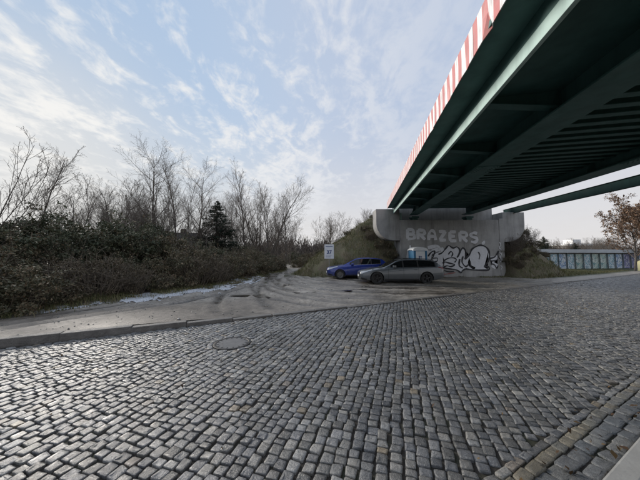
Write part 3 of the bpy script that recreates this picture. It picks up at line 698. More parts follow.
# ---------------------------------------------------------------- cars
def glossy(name, c, coat=1.0, rough=0.35, metal=0.3):
    n = NT(name); a = n.noise(6, 5); d = n.noise(3.0, 5, 0.65, stretch=(1, 1, 0.5))
    sp = n.n('ShaderNodeSeparateXYZ'); n.l(n.coord(), sp.inputs[0])
    dirt = n.math('MULTIPLY', n.range(sp.outputs[2], 0.25, 0.75, 1.0, 0.0), n.range(d, 0.3, 0.7, 0.2, 1.0))
    n.col(n.mix(n.math('MULTIPLY', dirt, 0.5), c, (0.10, 0.094, 0.086))); n.rough(n.math('ADD', n.math('MULTIPLY', dirt, 0.35), rough))
    n.set(Metallic=metal, Coat_Weight=coat, Coat_Roughness=0.06); return n.m
M_GREYP = glossy('grey_car_paint', (0.10, 0.113, 0.124)); M_BLUEP = glossy('blue_car_paint', (0.012, 0.036, 0.25))
n = NT('car_glass'); n.col((0.008, 0.009, 0.010)); n.rough(0.04); n.set(Specular_IOR_Level=0.6); M_GLASS = n.m
M_RUBBER = simple('tyre_rubber', (0.012, 0.012, 0.012), (0.03, 0.028, 0.026), 8, (0.7, 0.9), 0.3, 90)
M_PLASTIC = simple('black_plastic', (0.014, 0.014, 0.015), (0.025, 0.025, 0.026), 8, (0.45, 0.65), 0.15, 120)
M_RIMD = simple('dark_alloy', (0.03, 0.03, 0.032), (0.06, 0.06, 0.062), 8, (0.3, 0.5), 0.0, Metallic=0.7)
M_RIMG = simple('grey_alloy', (0.14, 0.14, 0.145), (0.22, 0.22, 0.22), 8, (0.3, 0.5), 0.0, Metallic=0.7)
M_LAMP = simple('lamp_glass', (0.42, 0.44, 0.47), (0.62, 0.64, 0.66), 30, (0.08, 0.15), 0.0)
M_TAIL = simple('tail_lamp', (0.16, 0.008, 0.008), (0.22, 0.014, 0.012), 20, (0.1, 0.2), 0.0)
M_CHROME = simple('satin_chrome', (0.45, 0.45, 0.46), (0.55, 0.55, 0.56), 8, (0.2, 0.35), 0.0, Metallic=0.9)
M_SEAM = simple('panel_gap', (0.006, 0.006, 0.006), (0.01, 0.01, 0.01), 8, (0.7, 0.9), 0.0)
M_WHITE = simple('white_plastic', (0.62, 0.64, 0.66), (0.74, 0.75, 0.76), 4, (0.4, 0.6), 0.1, 30)
def pch(x, xs_, ys_):
    """monotone-ish smooth interpolation through control points"""
    xs_ = np.array(xs_, float); ys_ = np.array(ys_, float); x = np.asarray(x, float)
    d = np.diff(ys_)/np.diff(xs_); mk = np.zeros(len(xs_)); mk[1:-1] = np.where(d[:-1]*d[1:] > 0, 2*d[:-1]*d[1:]/(d[:-1]+d[1:]+1e-12), 0); mk[0] = d[0]; mk[-1] = d[-1]
    i = np.clip(np.searchsorted(xs_, x)-1, 0, len(xs_)-2); h = xs_[i+1]-xs_[i]; t_ = np.clip((x-xs_[i])/h, 0, 1)
    return (1+2*t_)*(1-t_)**2*ys_[i] + t_*(1-t_)**2*h*mk[i] + t_*t_*(3-2*t_)*ys_[i+1] + t_*t_*(t_-1)*h*mk[i+1]
def make_car(name, c, paintm, rimm):
    """nose at local x=0, tail at x=L, y across, z up"""
    root = empty(name); L = c['L']; hw = c['W']/2
    wx = lambda x: hw*pch(x, c['px'], c['pw'])
    belt = lambda x: pch(x, c['bx'], c['bz']); top = lambda x: pch(x, c['hx'], c['hz']); bot = lambda x: pch(x, c['ux'], c['uz'])
    def ring(x):
        w_ = float(wx(x)); zb = float(bot(x)); zt = float(top(x)); zl = min(float(belt(x)), zt-0.015); mid = zb+(zl-zb)*0.52
        return [(0, zb), (w_*0.80, zb), (w_*0.955, zb+0.045), (w_*0.985, zb+(zl-zb)*0.22), (w_, mid-0.02), (w_*0.992, mid+0.06), (w_*0.985, zl-0.10), (w_*0.965, zl-0.02), (w_*0.90, zl+(zt-zl)*0.45), (w_*0.60, zt-(zt-zl)*0.12), (w_*0.25, zt), (0, zt)]
    xs_ = np.unique(np.concatenate([np.linspace(0, 0.35, 9), np.linspace(0.35, L-0.35, 44), np.linspace(L-0.35, L, 8)]))
    V = []; F = []; k = 22
    for x in xs_:
        r_ = ring(x); full = r_ + [(-y, z) for y, z in r_[-2:0:-1]]; V += [(x, y, z) for y, z in full]
    for i in range(len(xs_)-1):
        for j in range(k): F.append((i*k+j, i*k+(j+1) % k, (i+1)*k+(j+1) % k, (i+1)*k+j))
    F += [tuple(range(k)), tuple(range((len(xs_)-1)*k+k-1, (len(xs_)-1)*k-1, -1))]
    mb = MB(); mb.add(V, F); bme = mb.mesh('body')
    tmp = link_mesh('tmp', bme, None)
    cutters = []
    for wxp in c['wheels']:
        for sg in (-1, 1):
            q = MB(); R_ = c['wr']+0.055; pr = [(0.001, -0.16), (R_, -0.16), (R_, 0.30), (0.001, 0.30)]
            q.lathe(pr, 36, 'y', (wxp, 0, c['wr'])); cm = q.mesh('cut'); cm.transform(Matrix.Translation((0, sg*(hw-0.10), 0)) @ Matrix.Scale(sg, 4, (0, 1, 0)))
            bm = bmesh.new(); bm.from_mesh(cm); bmesh.ops.remove_doubles(bm, verts=bm.verts[:], dist=0.002); bmesh.ops.recalc_face_normals(bm, faces=bm.faces[:]); bm.to_mesh(cm); bm.free()
            co = link_mesh('cut', cm, None); cutters.append(co); md = tmp.modifiers.new('b', 'BOOLEAN'); md.object = co; md.operation = 'DIFFERENCE'; md.solver = 'EXACT'
    dg = bpy.context.evaluated_depsgraph_get(); nm = bpy.data.meshes.new_from_object(tmp.evaluated_get(dg)); nm.name = 'body'
    for co in cutters: bpy.data.objects.remove(co)
    bpy.data.objects.remove(tmp)
    nm.materials.clear(); nm.polygons.foreach_set('use_smooth', [True]*len(nm.polygons)); nm.set_sharp_from_angle(angle=R(32))
    body = link_mesh('body', nm, paintm, root)
    def surf(x, t_, sg, offs=0.004):
        r_ = ring(x); seg = t_*(len(r_)-1); i = min(int(seg), len(r_)-2); f = seg-i; y = r_[i][0]*(1-f)+r_[i+1][0]*f; z = r_[i][1]*(1-f)+r_[i+1][1]*f
        ny, nz = r_[i+1][1]-r_[i][1], -(r_[i+1][0]-r_[i][0]); l = math.hypot(ny, nz)+1e-9
        return (x, sg*(y+offs*ny/l), z+offs*nz/l)
    def patch(nm_, x0, x1, t0, t1, sg, mt, parent, nx=8, ntt=5, offs=0.005, taper=None):
        V = []; 
        for i in range(nx+1):
            for j in range(ntt+1):
                x = x0+(x1-x0)*i/nx; a, b = t0, t1
                if taper: a, b = taper(i/nx, t0, t1)
                V.append(surf(x, a+(b-a)*j/ntt, sg, offs))
        F = [(i*(ntt+1)+j, (i+1)*(ntt+1)+j, (i+1)*(ntt+1)+j+1, i*(ntt+1)+j+1) for i in range(nx) for j in range(ntt)]
        q = MB(); q.add(V, F); return q.build(nm_, mt, parent, smooth=True)
    # cabin
    rz = lambda x: pch(x, c['rx'], c['rz'])
    x0, x3 = c['rx'][0], c['rx'][-1]; tum = c['tum']
    def ysd(x, z):
        w_ = float(wx(x))*0.935 - 0.05*max(0, (c['ws']-x))/max(0.1, c['ws']-x0); return w_ - max(0, z-float(belt(x)))*tum
    V = []; F = []; cx_ = np.concatenate([np.linspace(x0, c['ws'], 10), np.linspace(c['ws'], c['re'], 18)[1:], np.linspace(c['re'], x3, 8)[1:]])
    k = 12
    for x in cx_:
        zr = float(rz(x)); zb = float(belt(x))-0.06; zl = min(zr, float(belt(x))+0.0)
        zs = max(zr-0.055, zl); half = [(0, zb), (ysd(x, zl), zb), (ysd(x, zs), zs), (ysd(x, zs)-0.05, zr-0.012), (ysd(x, zs)*0.55, zr), (0, zr+0.006)]
        half = [(y, max(z, zb)) for y, z in half]
        full = half + [(-half[1][0], half[1][1])][:0] + [(-y, z) for y, z in half[-2:0:-1]]; V += [(x, y, z) for y, z in full]; k = len(full)
    for i in range(len(cx_)-1):
        for j in range(k): F.append((i*k+j, i*k+(j+1) % k, (i+1)*k+(j+1) % k, (i+1)*k+j))
    F += [tuple(range(k)), tuple(range((len(cx_)-1)*k+k-1, (len(cx_)-1)*k-1, -1))]
    q = MB(); q.add(V, F); roof = q.build('roof', paintm, root, smooth=True, sharp=35)
    def grid_top(nm_, xa, xb, marg, mt):
        V = []; nx, ny = 8, 8
        for i in range(nx+1):
            x = xa+(xb-xa)*i/nx; zr = float(rz(x)); zs = max(zr-0.055, min(zr, float(belt(x)))); yt = ysd(x, zs)-0.05-marg
            for j in range(ny+1):
                y = -yt+2*yt*j/ny; z = zr+0.010 - 0.012*max(0, (abs(y)/max(yt, .01)-0.55)/0.45); sl = (float(rz(x+.01))-float(rz(x-.01)))/.02
                V.append((x-0.006*math.copysign(1, sl)*min(1, abs(sl)), y, z+0.004))
        F = [(i*(ny+1)+j, (i+1)*(ny+1)+j, (i+1)*(ny+1)+j+1, i*(ny+1)+j+1) for i in range(nx) for j in range(ny)]
        q = MB(); q.add(V, F); return q.build(nm_, mt, root, smooth=True)
    grid_top('windscreen', x0+0.06, c['ws']-0.05, 0.05, M_GLASS); grid_top('rear_window', c['re']+0.06, x3-0.06, 0.06, M_GLASS)
    for sg in (-1, 1):
        for (xa, xb) in c['panes']:
            V = []; nx = 10
            for i in range(nx+1):
                x = xa+(xb-xa)*i/nx; zl = float(belt(x))+0.035; zu = max(zl+0.002, float(rz(x))-0.085)
                for j in range(4):
                    z = zl+(zu-zl)*j/3; V.append((x, sg*(ysd(x, z)+0.006), z))
            F = [(i*4+j, (i+1)*4+j, (i+1)*4+j+1, i*4+j+1) for i in range(nx) for j in range(3)]
            q = MB(); q.add(V, F); q.build('side_window', M_GLASS, root, smooth=True)
        # black window surround and pillars
        V = []; nx = 26; xa, xb = c['panes'][0][0]-0.07, c['panes'][-1][1]+0.05
        for i in range(nx+1):
            x = xa+(xb-xa)*i/nx; zl = float(belt(x))+0.012; zu = max(zl+0.001, float(rz(x))-0.062)
            for j in range(3): z = zl+(zu-zl)*j/2; V.append((x, sg*(ysd(x, z)+0.003), z))
        F = [(i*3+j, (i+1)*3+j, (i+1)*3+j+1, i*3+j+1) for i in range(nx) for j in range(2)]
        q = MB(); q.add(V, F); q.build('window_surround', M_PLASTIC, root, smooth=True)
        if c.get('chrome'):
            q = MB(); q.tube([(x, sg*(ysd(x, float(belt(x))+.02)+0.008), float(belt(x))+0.016) for x in np.linspace(xa, xb, 14)], 0.008, 5); q.build('belt_trim', M_CHROME, root, smooth=True)
        # doors: seams and handles
        for xd in c['seams']:
            patch('door_seam', xd, xd+0.012, 0.20, 0.66, sg, M_SEAM, body, 1, 10, 0.003)
        patch('door_seam', c['seams'][0], c['seams'][-1], 0.195, 0.205, sg, M_SEAM, body, 12, 1, 0.003)
        for xd in c['handles']:
            zh = float(belt(xd))-0.13; yh = surf(xd, 0.56, 1)[1]; q = MB(); q.box(xd-0.10, xd+0.10, sg*(yh)-0.02, sg*(yh)+0.02, zh-0.014, zh+0.014); q.build('door_handle', paintm, body, bevel=0.008)
        patch('sill_trim', c['wheels'][0]+c['wr']+0.09, c['wheels'][1]-c['wr']-0.09, 0.10, 0.235, sg, M_PLASTIC, body, 8, 3, 0.006)
        patch('headlight', 0.05, c.get('hl', 0.62), *c.get('ht', (0.60, 0.74)), sg, M_LAMP, body, 10, 4, 0.008, lambda f, a, b: (a+(b-a)*0.55*f, b))
        patch('fog_light_trim', 0.03, 0.34, 0.20, 0.33, sg, M_PLASTIC, body, 6, 3, 0.008, lambda f, a, b: (a, b-(b-a)*0.5*f))
        patch('tail_light', L-0.36, L-0.02, *c.get('tl', (0.56, 0.70)), sg, M_TAIL, body, 6, 4, 0.008, lambda f, a, b: (a+(b-a)*0.4*(1-f), b))
        # mirror
        xm = x0+0.62; zm = float(belt(xm))+0.09; ym = ysd(xm, zm)+0.13
        q = MB(); q.box(xm-0.07, xm+0.09, sg*ym-0.10, sg*ym+0.10, zm-0.065, zm+0.07).box(xm-0.02, xm+0.04, sg*(ym-0.16)-0.07, sg*(ym-0.16)+0.07, zm-0.06, zm-0.035); q.build('door_mirror', paintm, root, bevel=0.028, smooth=True, seg=3)
        if c.get('rails'):
            pts = [(x, sg*(ysd(x, float(rz(x)))-0.045), float(rz(x))+(0.035 if 0 < i < 11 else -0.01)) for i, x in enumerate(np.linspace(c['ws']+0.15, c['re']-0.05, 12))]
            q = MB(); q.tube(pts, 0.014, 6); q.build('roof_rail', M_PLASTIC, root, smooth=True)
        for wxp in c['wheels']:
            r_ = c['wr']; q = MB(); q.lathe([(r_*0.66, -0.10), (r_*0.80, -0.112), (r_*0.95, -0.10), (r_, -0.07), (r_, 0.07), (r_*0.95, 0.10), (r_*0.80, 0.112), (r_*0.66, 0.10)], 32, 'y')
            wme = q.mesh('wheel', smooth=True); wo = link_mesh('wheel', wme, M_RUBBER, root); wo.location = (wxp, sg*(hw-0.125), r_)
            q = MB(); ys_ = sg*0.085
            q.lathe([(r_*0.67, -0.09), (r_*0.67, 0.09)], 32, 'y').lathe([(r_*0.67, ys_), (r_*0.60, ys_*0.9), (r_*0.60, ys_*0.4)], 32, 'y').lathe([(0.001, ys_), (r_*0.16, ys_), (r_*0.18, ys_*0.7)], 16, 'y').lathe([(0.001, -sg*0.02), (r_*0.66, -sg*0.02)], 24, 'y')
            for s_ in range(5):
                for dlt in (-0.16, 0.16):
                    a = 2*math.pi*s_/5 + 0.3; a0 = a+dlt*0.9; p0 = (r_*0.12*math.cos(a), r_*0.12*math.sin(a)); p1 = (r_*0.64*math.cos(a0), r_*0.64*math.sin(a0)); tx, tz = -math.sin(a0)*0.018, math.cos(a0)*0.018
                    V = [(p0[0]-tx, ys_*0.95, p0[1]-tz), (p0[0]+tx, ys_*0.95, p0[1]+tz), (p1[0]+tx, ys_*0.85, p1[1]+tz), (p1[0]-tx, ys_*0.85, p1[1]-tz)]; V += [(x, y-sg*0.04, z) for x, y, z in V]
                    q.add(V, [(0,1,2,3),(7,6,5,4),(0,4,5,1),(1,5,6,2),(2,6,7,3),(3,7,4,0)])
            q.build('rim', rimm, wo, smooth=True)
            # arch lining
            q = MB(); V = []; F = []
            for i in range(17):
                a = math.pi*i/16
                for yy in (0.0, -0.24): V.append((wxp+(r_+0.05)*math.cos(a), sg*(hw-0.035+yy), r_+(r_+0.05)*math.sin(a)))
            F = [(2*i, 2*i+2, 2*i+3, 2*i+1) for i in range(16)]; q.add(V, F); q.build('wheel_arch', M_PLASTIC, root, smooth=True)
    # front: grille, lower intake, plates
    q = MB(); zg = float(top(0.0)); q.box(-0.022, 0.05, -0.42, 0.42, 0.40, zg-0.10); q.build('grille', M_PLASTIC, root, bevel=0.02)
    q = MB(); q.box(-0.035, 0.02, -0.26, 0.26, 0.40, 0.505); q.build('number_plate', M_WHITE, root, bevel=0.004)
    q = MB(); q.box(L-0.02, L+0.03, -0.26, 0.26, 0.62, 0.73); q.build('number_plate', M_WHITE, root, bevel=0.004)
    q = MB(); q.box(c['wheels'][0]-0.2, c['wheels'][1]+0.2, -hw+0.34, hw-0.34, 0.20, 0.34); q.build('underbody', M_PLASTIC, root)
    return root
estate = dict(L=4.85, W=1.87, wr=0.345, wheels=(0.93, 3.80), px=(0, .12, .35, .8, 1.5, 3.6, 4.4, 4.75, 4.85), pw=(.70, .83, .93, .985, 1, 1, .965, .90, .80),
    bx=(0, .3, 1.1, 2.2, 3.6, 4.5, 4.85), bz=(.62, .72, .88, .945, .985, 1.0, .93), hx=(0, .06, .35, .9, 1.35, 1.7, 4.4, 4.75, 4.85), hz=(.66, .74, .82, .91, .97, 1.0, 1.03, 1.02, .94),
    ux=(0, .25, .7, 4.1, 4.6, 4.85), uz=(.24, .20, .185, .20, .27, .36), rx=(1.30, 1.75, 2.18, 2.65, 3.2, 3.8, 4.20, 4.55, 4.78), rz=(.945, 1.17, 1.375, 1.45, 1.46, 1.435, 1.385, 1.20, 1.00), ws=2.25, re=4.18, tum=0.40,
    panes=((1.78, 2.42), (2.50, 3.28), (3.36, 4.30)), seams=(1.58, 2.46, 3.32), handles=(2.28, 3.16), rails=True, chrome=False, hl=0.66, ht=(.60, .73))
gc = make_car('parked_car', estate, M_GREYP, M_RIMD); tag(gc, 'grey estate car with roof rails parked on the dirt yard', 'car')
gc.location = (2.40, 14.95, float(ground_z(4.8, 14.9))-0.005); gc.rotation_euler = (0, 0, R(-1.0))
hatch = dict(L=4.36, W=1.82, wr=0.33, wheels=(0.86, 3.52), px=(0, .12, .35, .8, 1.5, 3.3, 4.0, 4.28, 4.36), pw=(.66, .82, .93, .985, 1, 1, .96, .89, .78),
    bx=(0, .3, 1.0, 2.0, 3.2, 4.1, 4.36), bz=(.66, .76, .90, .97, 1.02, 1.06, .98), hx=(0, .06, .35, .9, 1.2, 1.6, 3.9, 4.25, 4.36), hz=(.70, .78, .86, .96, 1.01, 1.05, 1.07, 1.05, .96),
    ux=(0, .25, .7, 3.6, 4.1, 4.36), uz=(.25, .21, .195, .21, .30, .40), rx=(1.10, 1.55, 2.0, 2.45, 2.9, 3.4, 3.80, 4.10, 4.28), rz=(.97, 1.20, 1.41, 1.485, 1.495, 1.46, 1.40, 1.20, 1.03), ws=2.05, re=3.74, tum=0.40,
    panes=((1.62, 2.24), (2.32, 3.02), (3.10, 3.70)), seams=(1.40, 2.28, 3.04), handles=(2.08, 2.88), rails=False, chrome=True, hl=0.70, ht=(.60, .73))
bc = make_car('parked_car', hatch, M_BLUEP, M_RIMG); tag(bc, 'bright blue hatchback parked behind the grey estate, beside the white sign', 'car')
bc.location = (0.50, 17.6, float(yard_h(np.array(2.5), np.array(17.6))[0])-0.005); bc.rotation_euler = (0, 0, R(2.0))

# ---------------------------------------------------------------- portable toilet
M_TBLUE = simple('blue_plastic', (0.02, 0.13, 0.26), (0.03, 0.17, 0.32), 4, (0.4, 0.6), 0.1, 30)
pt = empty('portable_toilet', (7.28, 17.95, float(ground_z(7.28, 17.9)))); tag(pt, 'blue and white portable toilet standing against the graffiti wall', 'portable toilet'); pt.scale = (0.9, 0.95, 1.0)
m = MB(); m.box(-0.58, 0.58, -0.56, 0.60, 0.0, 0.14); m.build('base', M_PLASTIC, pt, bevel=0.02)
m = MB(); m.box(-0.545, 0.545, -0.53, 0.57, 0.143, 2.06); m.build('cabin', M_TBLUE, pt, bevel=0.05, seg=3, smooth=True)
V = []; F = []
for i in range(15):
    a = math.pi*i/14; x = -0.60*math.cos(a); z = 2.04+0.24*math.sin(a)**0.6
    V += [(x, -0.60, z - 0.03), (x, -0.30, z+0.03), (x, 0.34, z+0.03), (x, 0.64, z-0.03)]
for i in range(14):
    for j in range(3): F.append((i*4+j, i*4+j+1, i*4+5+j, i*4+4+j))
F += [tuple(i*4 for i in range(15)), tuple(i*4+3 for i in range(14, -1, -1)), (0, 56, 57, 1), (1, 57, 58, 2), (2, 58, 59, 3)]
m = MB(); m.add(V, F); m.build('roof', M_WHITE, pt, smooth=True, sharp=50)
m = MB(); m.box(-0.37, 0.37, -0.555, -0.531, 0.20, 1.98); dr = m.build('door', M_WHITE, pt, bevel=0.012)
for x in (-0.465, 0.465):
    m = MB(); m.box(x-0.07, x+0.07, -0.56, -0.531, 0.16, 2.02); m.build('corner_post', M_TBLUE, pt, bevel=0.02)
m = MB(); m.box(0.27, 0.33, -0.60, -0.556, 1.0, 1.14); m.build('door_handle', M_PLASTIC, dr, bevel=0.008)
M_NAVY = simple('navy_print', (0.03, 0.06, 0.17), (0.04, 0.07, 0.20), 8, (0.5, 0.7), 0.0)
m = MB()
for zz in (1.42, 1.50, 1.58): m.box(-0.16, 0.12, -0.5595, -0.5565, zz, zz+0.045)
m.box(-0.12, -0.06, -0.5605, -0.5597, 1.40, 1.64); m.build('door_mark', M_NAVY, dr)
m = MB(); m.tube([(-0.42, 0.42, 1.9), (-0.42, 0.42, 2.45)], 0.05, 10); m.build('vent_pipe', M_WHITE, pt, smooth=True)

# ---------------------------------------------------------------- sign by the track
sgx, sgy = 0.72, 18.9; sgz = float(ground_z(sgx, sgy))
sg_ = empty('notice_sign', (sgx, sgy, sgz)); tag(sg_, 'white notice board on a thin post left of the blue car', 'sign')
m = MB(); m.tube([(0, 0.03, -0.2), (0, 0.03, 2.5)], 0.026, 10); m.build('post', simple('galvanised_steel', (0.28, 0.28, 0.28), (0.38, 0.38, 0.38), 8, (0.4, 0.6), 0.1, 60, Metallic=0.6), sg_, smooth=True)
m = MB(); m.box(-0.37, 0.37, -0.018, 0.0, 1.42, 2.54); pn = m.build('panel', M_WHITE, sg_, bevel=0.004)
fc = bpy.data.curves.new('sign_text', 'FONT'); fc.body = '37'; fc.size = 0.40; fc.align_x = 'CENTER'; fc.offset = 0.012; fc.extrude = 0.001
tmp = bpy.data.objects.new('tmp', fc); col.objects.link(tmp); dg = bpy.context.evaluated_depsgraph_get(); tme = bpy.data.meshes.new_from_object(tmp.evaluated_get(dg)); bpy.data.objects.remove(tmp)
tme.transform(Matrix.Translation((0, -0.022, 1.80)) @ Matrix.Rotation(R(90), 4, 'X')); tme.materials.clear(); link_mesh('sign_print', tme, M_NAVY, pn)
m = MB(); m.box(-0.28, 0.28, -0.0215, -0.0185, 2.34, 2.38).box(-0.28, 0.20, -0.0215, -0.0185, 1.62, 1.645).box(-0.28, 0.10, -0.0215, -0.0185, 1.54, 1.565); m.build('sign_lines', M_NAVY, pn)
for z in (1.62, 2.34):
    m = MB(); m.box(-0.05, 0.05, 0.001, 0.06, z-0.02, z+0.02); m.build('clamp', M_IRON, sg_)

# ---------------------------------------------------------------- trees
def rot_about(v, axis, a): return Matrix.Rotation(a, 3, axis) @ v
def grow_tree(seed, height, r0, p):
    """-> (thick polylines, thin polylines); every polyline is (points, radii)"""
    rd = random.Random(seed); thick = []; thin = []
    def branch(pt, d, L, r, lev):
        nseg = max(3, int(L/p['seg'][min(lev, 3)])); pts = [pt.copy()]; rad_ = [r]; d = d.copy(); pos_ = pt.copy(); dirs = [d.copy()]
        for i in range(nseg):
            wig = p['wig'][min(lev, 3)]
            d = (d + Vector((rd.gauss(0, wig), rd.gauss(0, wig), rd.gauss(0, wig)*0.6)) + Vector((0, 0, p['up'][min(lev, 3)]/nseg))).normalized()
            pos_ = pos_ + d*(L/nseg); pts.append(pos_.copy()); f = (i+1)/nseg
            rad_.append(max(r*(1-f*p['tap']), 0.0040 if lev >= 2 else 0.007)); dirs.append(d.copy())
        (thick if lev <= p.get('thick', 1) else thin).append((pts, rad_))
        if lev >= p['levels']: return
        nch = p['n'][lev]; nch = int(nch*rd.uniform(0.8, 1.2)+0.5); lo = p['lo'][lev]
        phase = rd.uniform(0, 6.28)
        for c_ in range(nch):
            f = lo + (1-lo)*((c_+rd.uniform(0.1, 0.9))/nch)**0.9; i = min(int(f*nseg), nseg-1); q = pts[i].lerp(pts[i+1], f*nseg-i); dd = dirs[i]
            ax = dd.orthogonal().normalized(); ax = rot_about(ax, dd, phase + c_*2.4 + rd.gauss(0, 0.4)); ang = R(rd.gauss(p['ang'][lev], 9))
            nd = rot_about(dd, ax, ang); l2 = L*p['len'][lev]*rd.uniform(0.65, 1.15)*(1.15-0.65*f if lev == 0 else 1.05-0.45*f)
            branch(q, nd, l2, max(rad_[i]*p['rr'][lev], 0.0040), lev+1)
    for s_ in range(p.get('stems', 1)):
        a = rd.uniform(0, 6.28); tl = p.get('spread', 0.0)*rd.uniform(0.4, 1.2)
        d0 = Vector((math.cos(a)*tl + p.get('lean', (0, 0))[0], math.sin(a)*tl + p.get('lean', (0, 0))[1], 1)).normalized()
        branch(Vector((math.cos(a), math.sin(a), -0.25))*0.12 if p.get('stems', 1) > 1 else Vector((0, 0, -0.25)), d0, height*rd.uniform(0.8, 1.0) if s_ else height, r0*(1 if s_ == 0 else rd.uniform(0.6, 0.95)), 0)
    return thick, thin
def poly_mesh(name, polys, k):
    V = []; F = []
    for pts, rad_ in polys:
        v, f = tube_np(pts, rad_, k); o = len(V); V += v; F += [(a+o, b+o, c+o, d+o) for a, b, c, d in f]
    return np_mesh(name, V, np.array(F), True)
TREE = dict(levels=3, seg=(0.55, 0.35, 0.22, 0.16), wig=(0.07, 0.11, 0.16, 0.2), up=(0.3, 0.45, 0.35, 0.1), tap=0.86, n=(18, 10, 7), lo=(0.28, 0.15, 0.15), ang=(42, 40, 42), len=(0.44, 0.48, 0.5), rr=(0.5, 0.5, 0.55))
def tree_root(name, loc, polys, bk=M_BARK, tw=M_TWIG, rz=0, sc_=1.0):
    root = empty(name, loc, rz); root.scale = (sc_, sc_, sc_)
    link_mesh('trunk', poly_mesh('trunk', polys[0], 6), bk, root); link_mesh('crown', poly_mesh('crown', polys[1], 3), tw, root); return root
def proto(name, seed, h, r, **kw):
    p = dict(TREE); p.update(kw); polys = grow_tree(seed, h, r, p)
    root = tree_root(name, (0, 0, 0), polys); return root
def gz(x, y): return float(ground_z(np.array(x), np.array(y)))
protos = {
 'broad': proto('bare_tree', 5, 8.5, 0.115, n=(24, 12, 8), ang=(44, 40, 42), len=(0.52, 0.5, 0.5), wig=(0.03, 0.09, 0.14, 0.18), lo=(0.22, 0.12, 0.12)),
 'slim': proto('bare_tree', 8, 8.0, 0.085, n=(22, 9, 7), ang=(34, 38, 40), len=(0.36, 0.5, 0.5), wig=(0.05, 0.1, 0.15, 0.2)),
 'multi': proto('bare_tree', 15, 8.0, 0.10, stems=4, spread=0.34, n=(13, 9, 6), ang=(38, 40, 42), len=(0.40, 0.5, 0.5)),
 'sapling': proto('bare_sapling', 21, 5.0, 0.035, n=(16, 8, 5), ang=(32, 36, 40), len=(0.42, 0.5, 0.5)),
 'bushy': proto('bare_bushy_tree', 31, 5.0, 0.06, stems=8, spread=0.75, n=(10, 8, 6), ang=(36, 38, 40), len=(0.48, 0.5, 0.5)),
 'lean': proto('leaning_bare_tree', 44, 5.6, 0.032, stems=4, spread=0.3, lean=(0.42, 0.1), n=(9, 5, 4), ang=(34, 36, 40), len=(0.36, 0.45, 0.5)),
}
used = set()
def put(kind, x, y, s=1.0, rz=None, label='', cat='tree', group=None, z=None, name=None):
    o = protos[kind] if kind not in used else copy_tree(protos[kind]); used.add(kind)
    o.location = (x, y, gz(x, y) if z is None else z); wide_ = 1.18 if kind == 'fir' else 1.0; o.rotation_euler = (0, 0, random.uniform(0, 6.28) if rz is None else rz); o.scale = (s*wide_, s*wide_, s*random.uniform(0.96, 1.05))
    if name: o.name = name
    if 'group' in o: del o['group']
    tag(o, label, cat, group); return o
def XY(px, Y): return ((px-320)/240*Y, Y)
put('broad', *XY(154, 19.5), 0.99, 0.4, 'tallest bare tree, with a broad fan-shaped crown, above the thicket')
put('lean', *XY(-34, 9.0), 1.02, 0.15, 'bare tree with thin stems leaning in from the left edge')
put('slim', *XY(37, 14.5), 0.86, 1.0, 'upright bare tree with a straight trunk near the left edge')
put('multi', *XY(268, 30), 1.36, 0.7, 'many-stemmed bare tree at the bend of the lane')
put('slim', *XY(246, 28), 1.42, 2.2, 'slim tall bare tree just right of the dark spruce')
put('slim', *XY(286, 34), 1.25, 4.0, 'rightmost bare tree left of the lane')
put('broad', *XY(196, 27), 1.15, 2.6, 'bare tree just left of the dark spruce')
put('multi', *XY(110, 21), 0.92, 2.0, 'many-stemmed bare tree left of the tallest tree')
put('slim', *XY(178, 23), 1.18, 3.1, 'slim bare tree right of the tallest tree')
put('bushy', *XY(325, 37), 1.42, 0.3, 'rounded bushy bare tree standing alone past the lane end')
put('multi', *XY(258, 36), 1.4, 3.4, 'bare tree growing behind the many-stemmed tree at the lane bend', 'tree')
GS = 'bare saplings behind the thicket'
def sapzone(p_):
    for l_, t_ in ((25, 'behind the thicket at the left edge'), (66, 'beside the straight tree near the left edge'), (118, 'between the straight tree and the tallest tree'), (165, 'close around the tallest tree'), (200, 'between the tallest tree and the spruce'), (242, 'close beside the spruce'), (262, 'just right of the spruce')):
        if p_ < l_: return t_
    return 'at the bend of the lane'
for px_, Y_, k_, s_ in ((70, 18, 'sapling', 1.15), (88, 19, 'sapling', 1.25), (100, 17, 'sapling', 1.1), (122, 18, 'sapling', 1.2), (135, 22, 'slim', .8), (142, 17, 'sapling', 1.05), (168, 18, 'sapling', 1.2), (186, 20, 'sapling', 1.25), (52, 21, 'slim', 0.78), (206, 22, 'sapling', 1.15), (236, 26, 'sapling', 1.3), (276, 33, 'sapling', 1.5), (294, 40, 'sapling', 1.4), (80, 25, 'slim', .85), (120, 27, 'slim', .9), (128, 17, 'bushy', .75), (206, 24, 'bushy', .85), (240, 30, 'bushy', 1.0), (280, 40, 'bushy', 1.1), (75, 22, 'multi', .72), (95, 23, 'bushy', 1.0), (112, 18, 'bushy', .85), (148, 22, 'bushy', 1.1), (170, 25, 'bushy', 1.1), (190, 26, 'multi', .85), (222, 29, 'multi', .9), (252, 32, 'bushy', 1.2), (266, 36, 'bushy', 1.2), (290, 44, 'multi', .9), (230, 33, 'broad', .85), (274, 38, 'slim', 1.1), (160, 30, 'multi', .95), (138, 30, 'multi', .9), (104, 29, 'slim', .9)):
    put(k_, *XY(px_, Y_), s_*random.uniform(.92, 1.08), None, 'thin bare ' + {'sapling': 'sapling', 'slim': 'slim tree', 'bushy': 'bushy tree', 'multi': 'many-stemmed tree', 'broad': 'spreading tree'}[k_] + ' ' + sapzone(px_), 'tree', GS + ', ' + k_ + ', ' + sapzone(px_), name='bare_sapling')
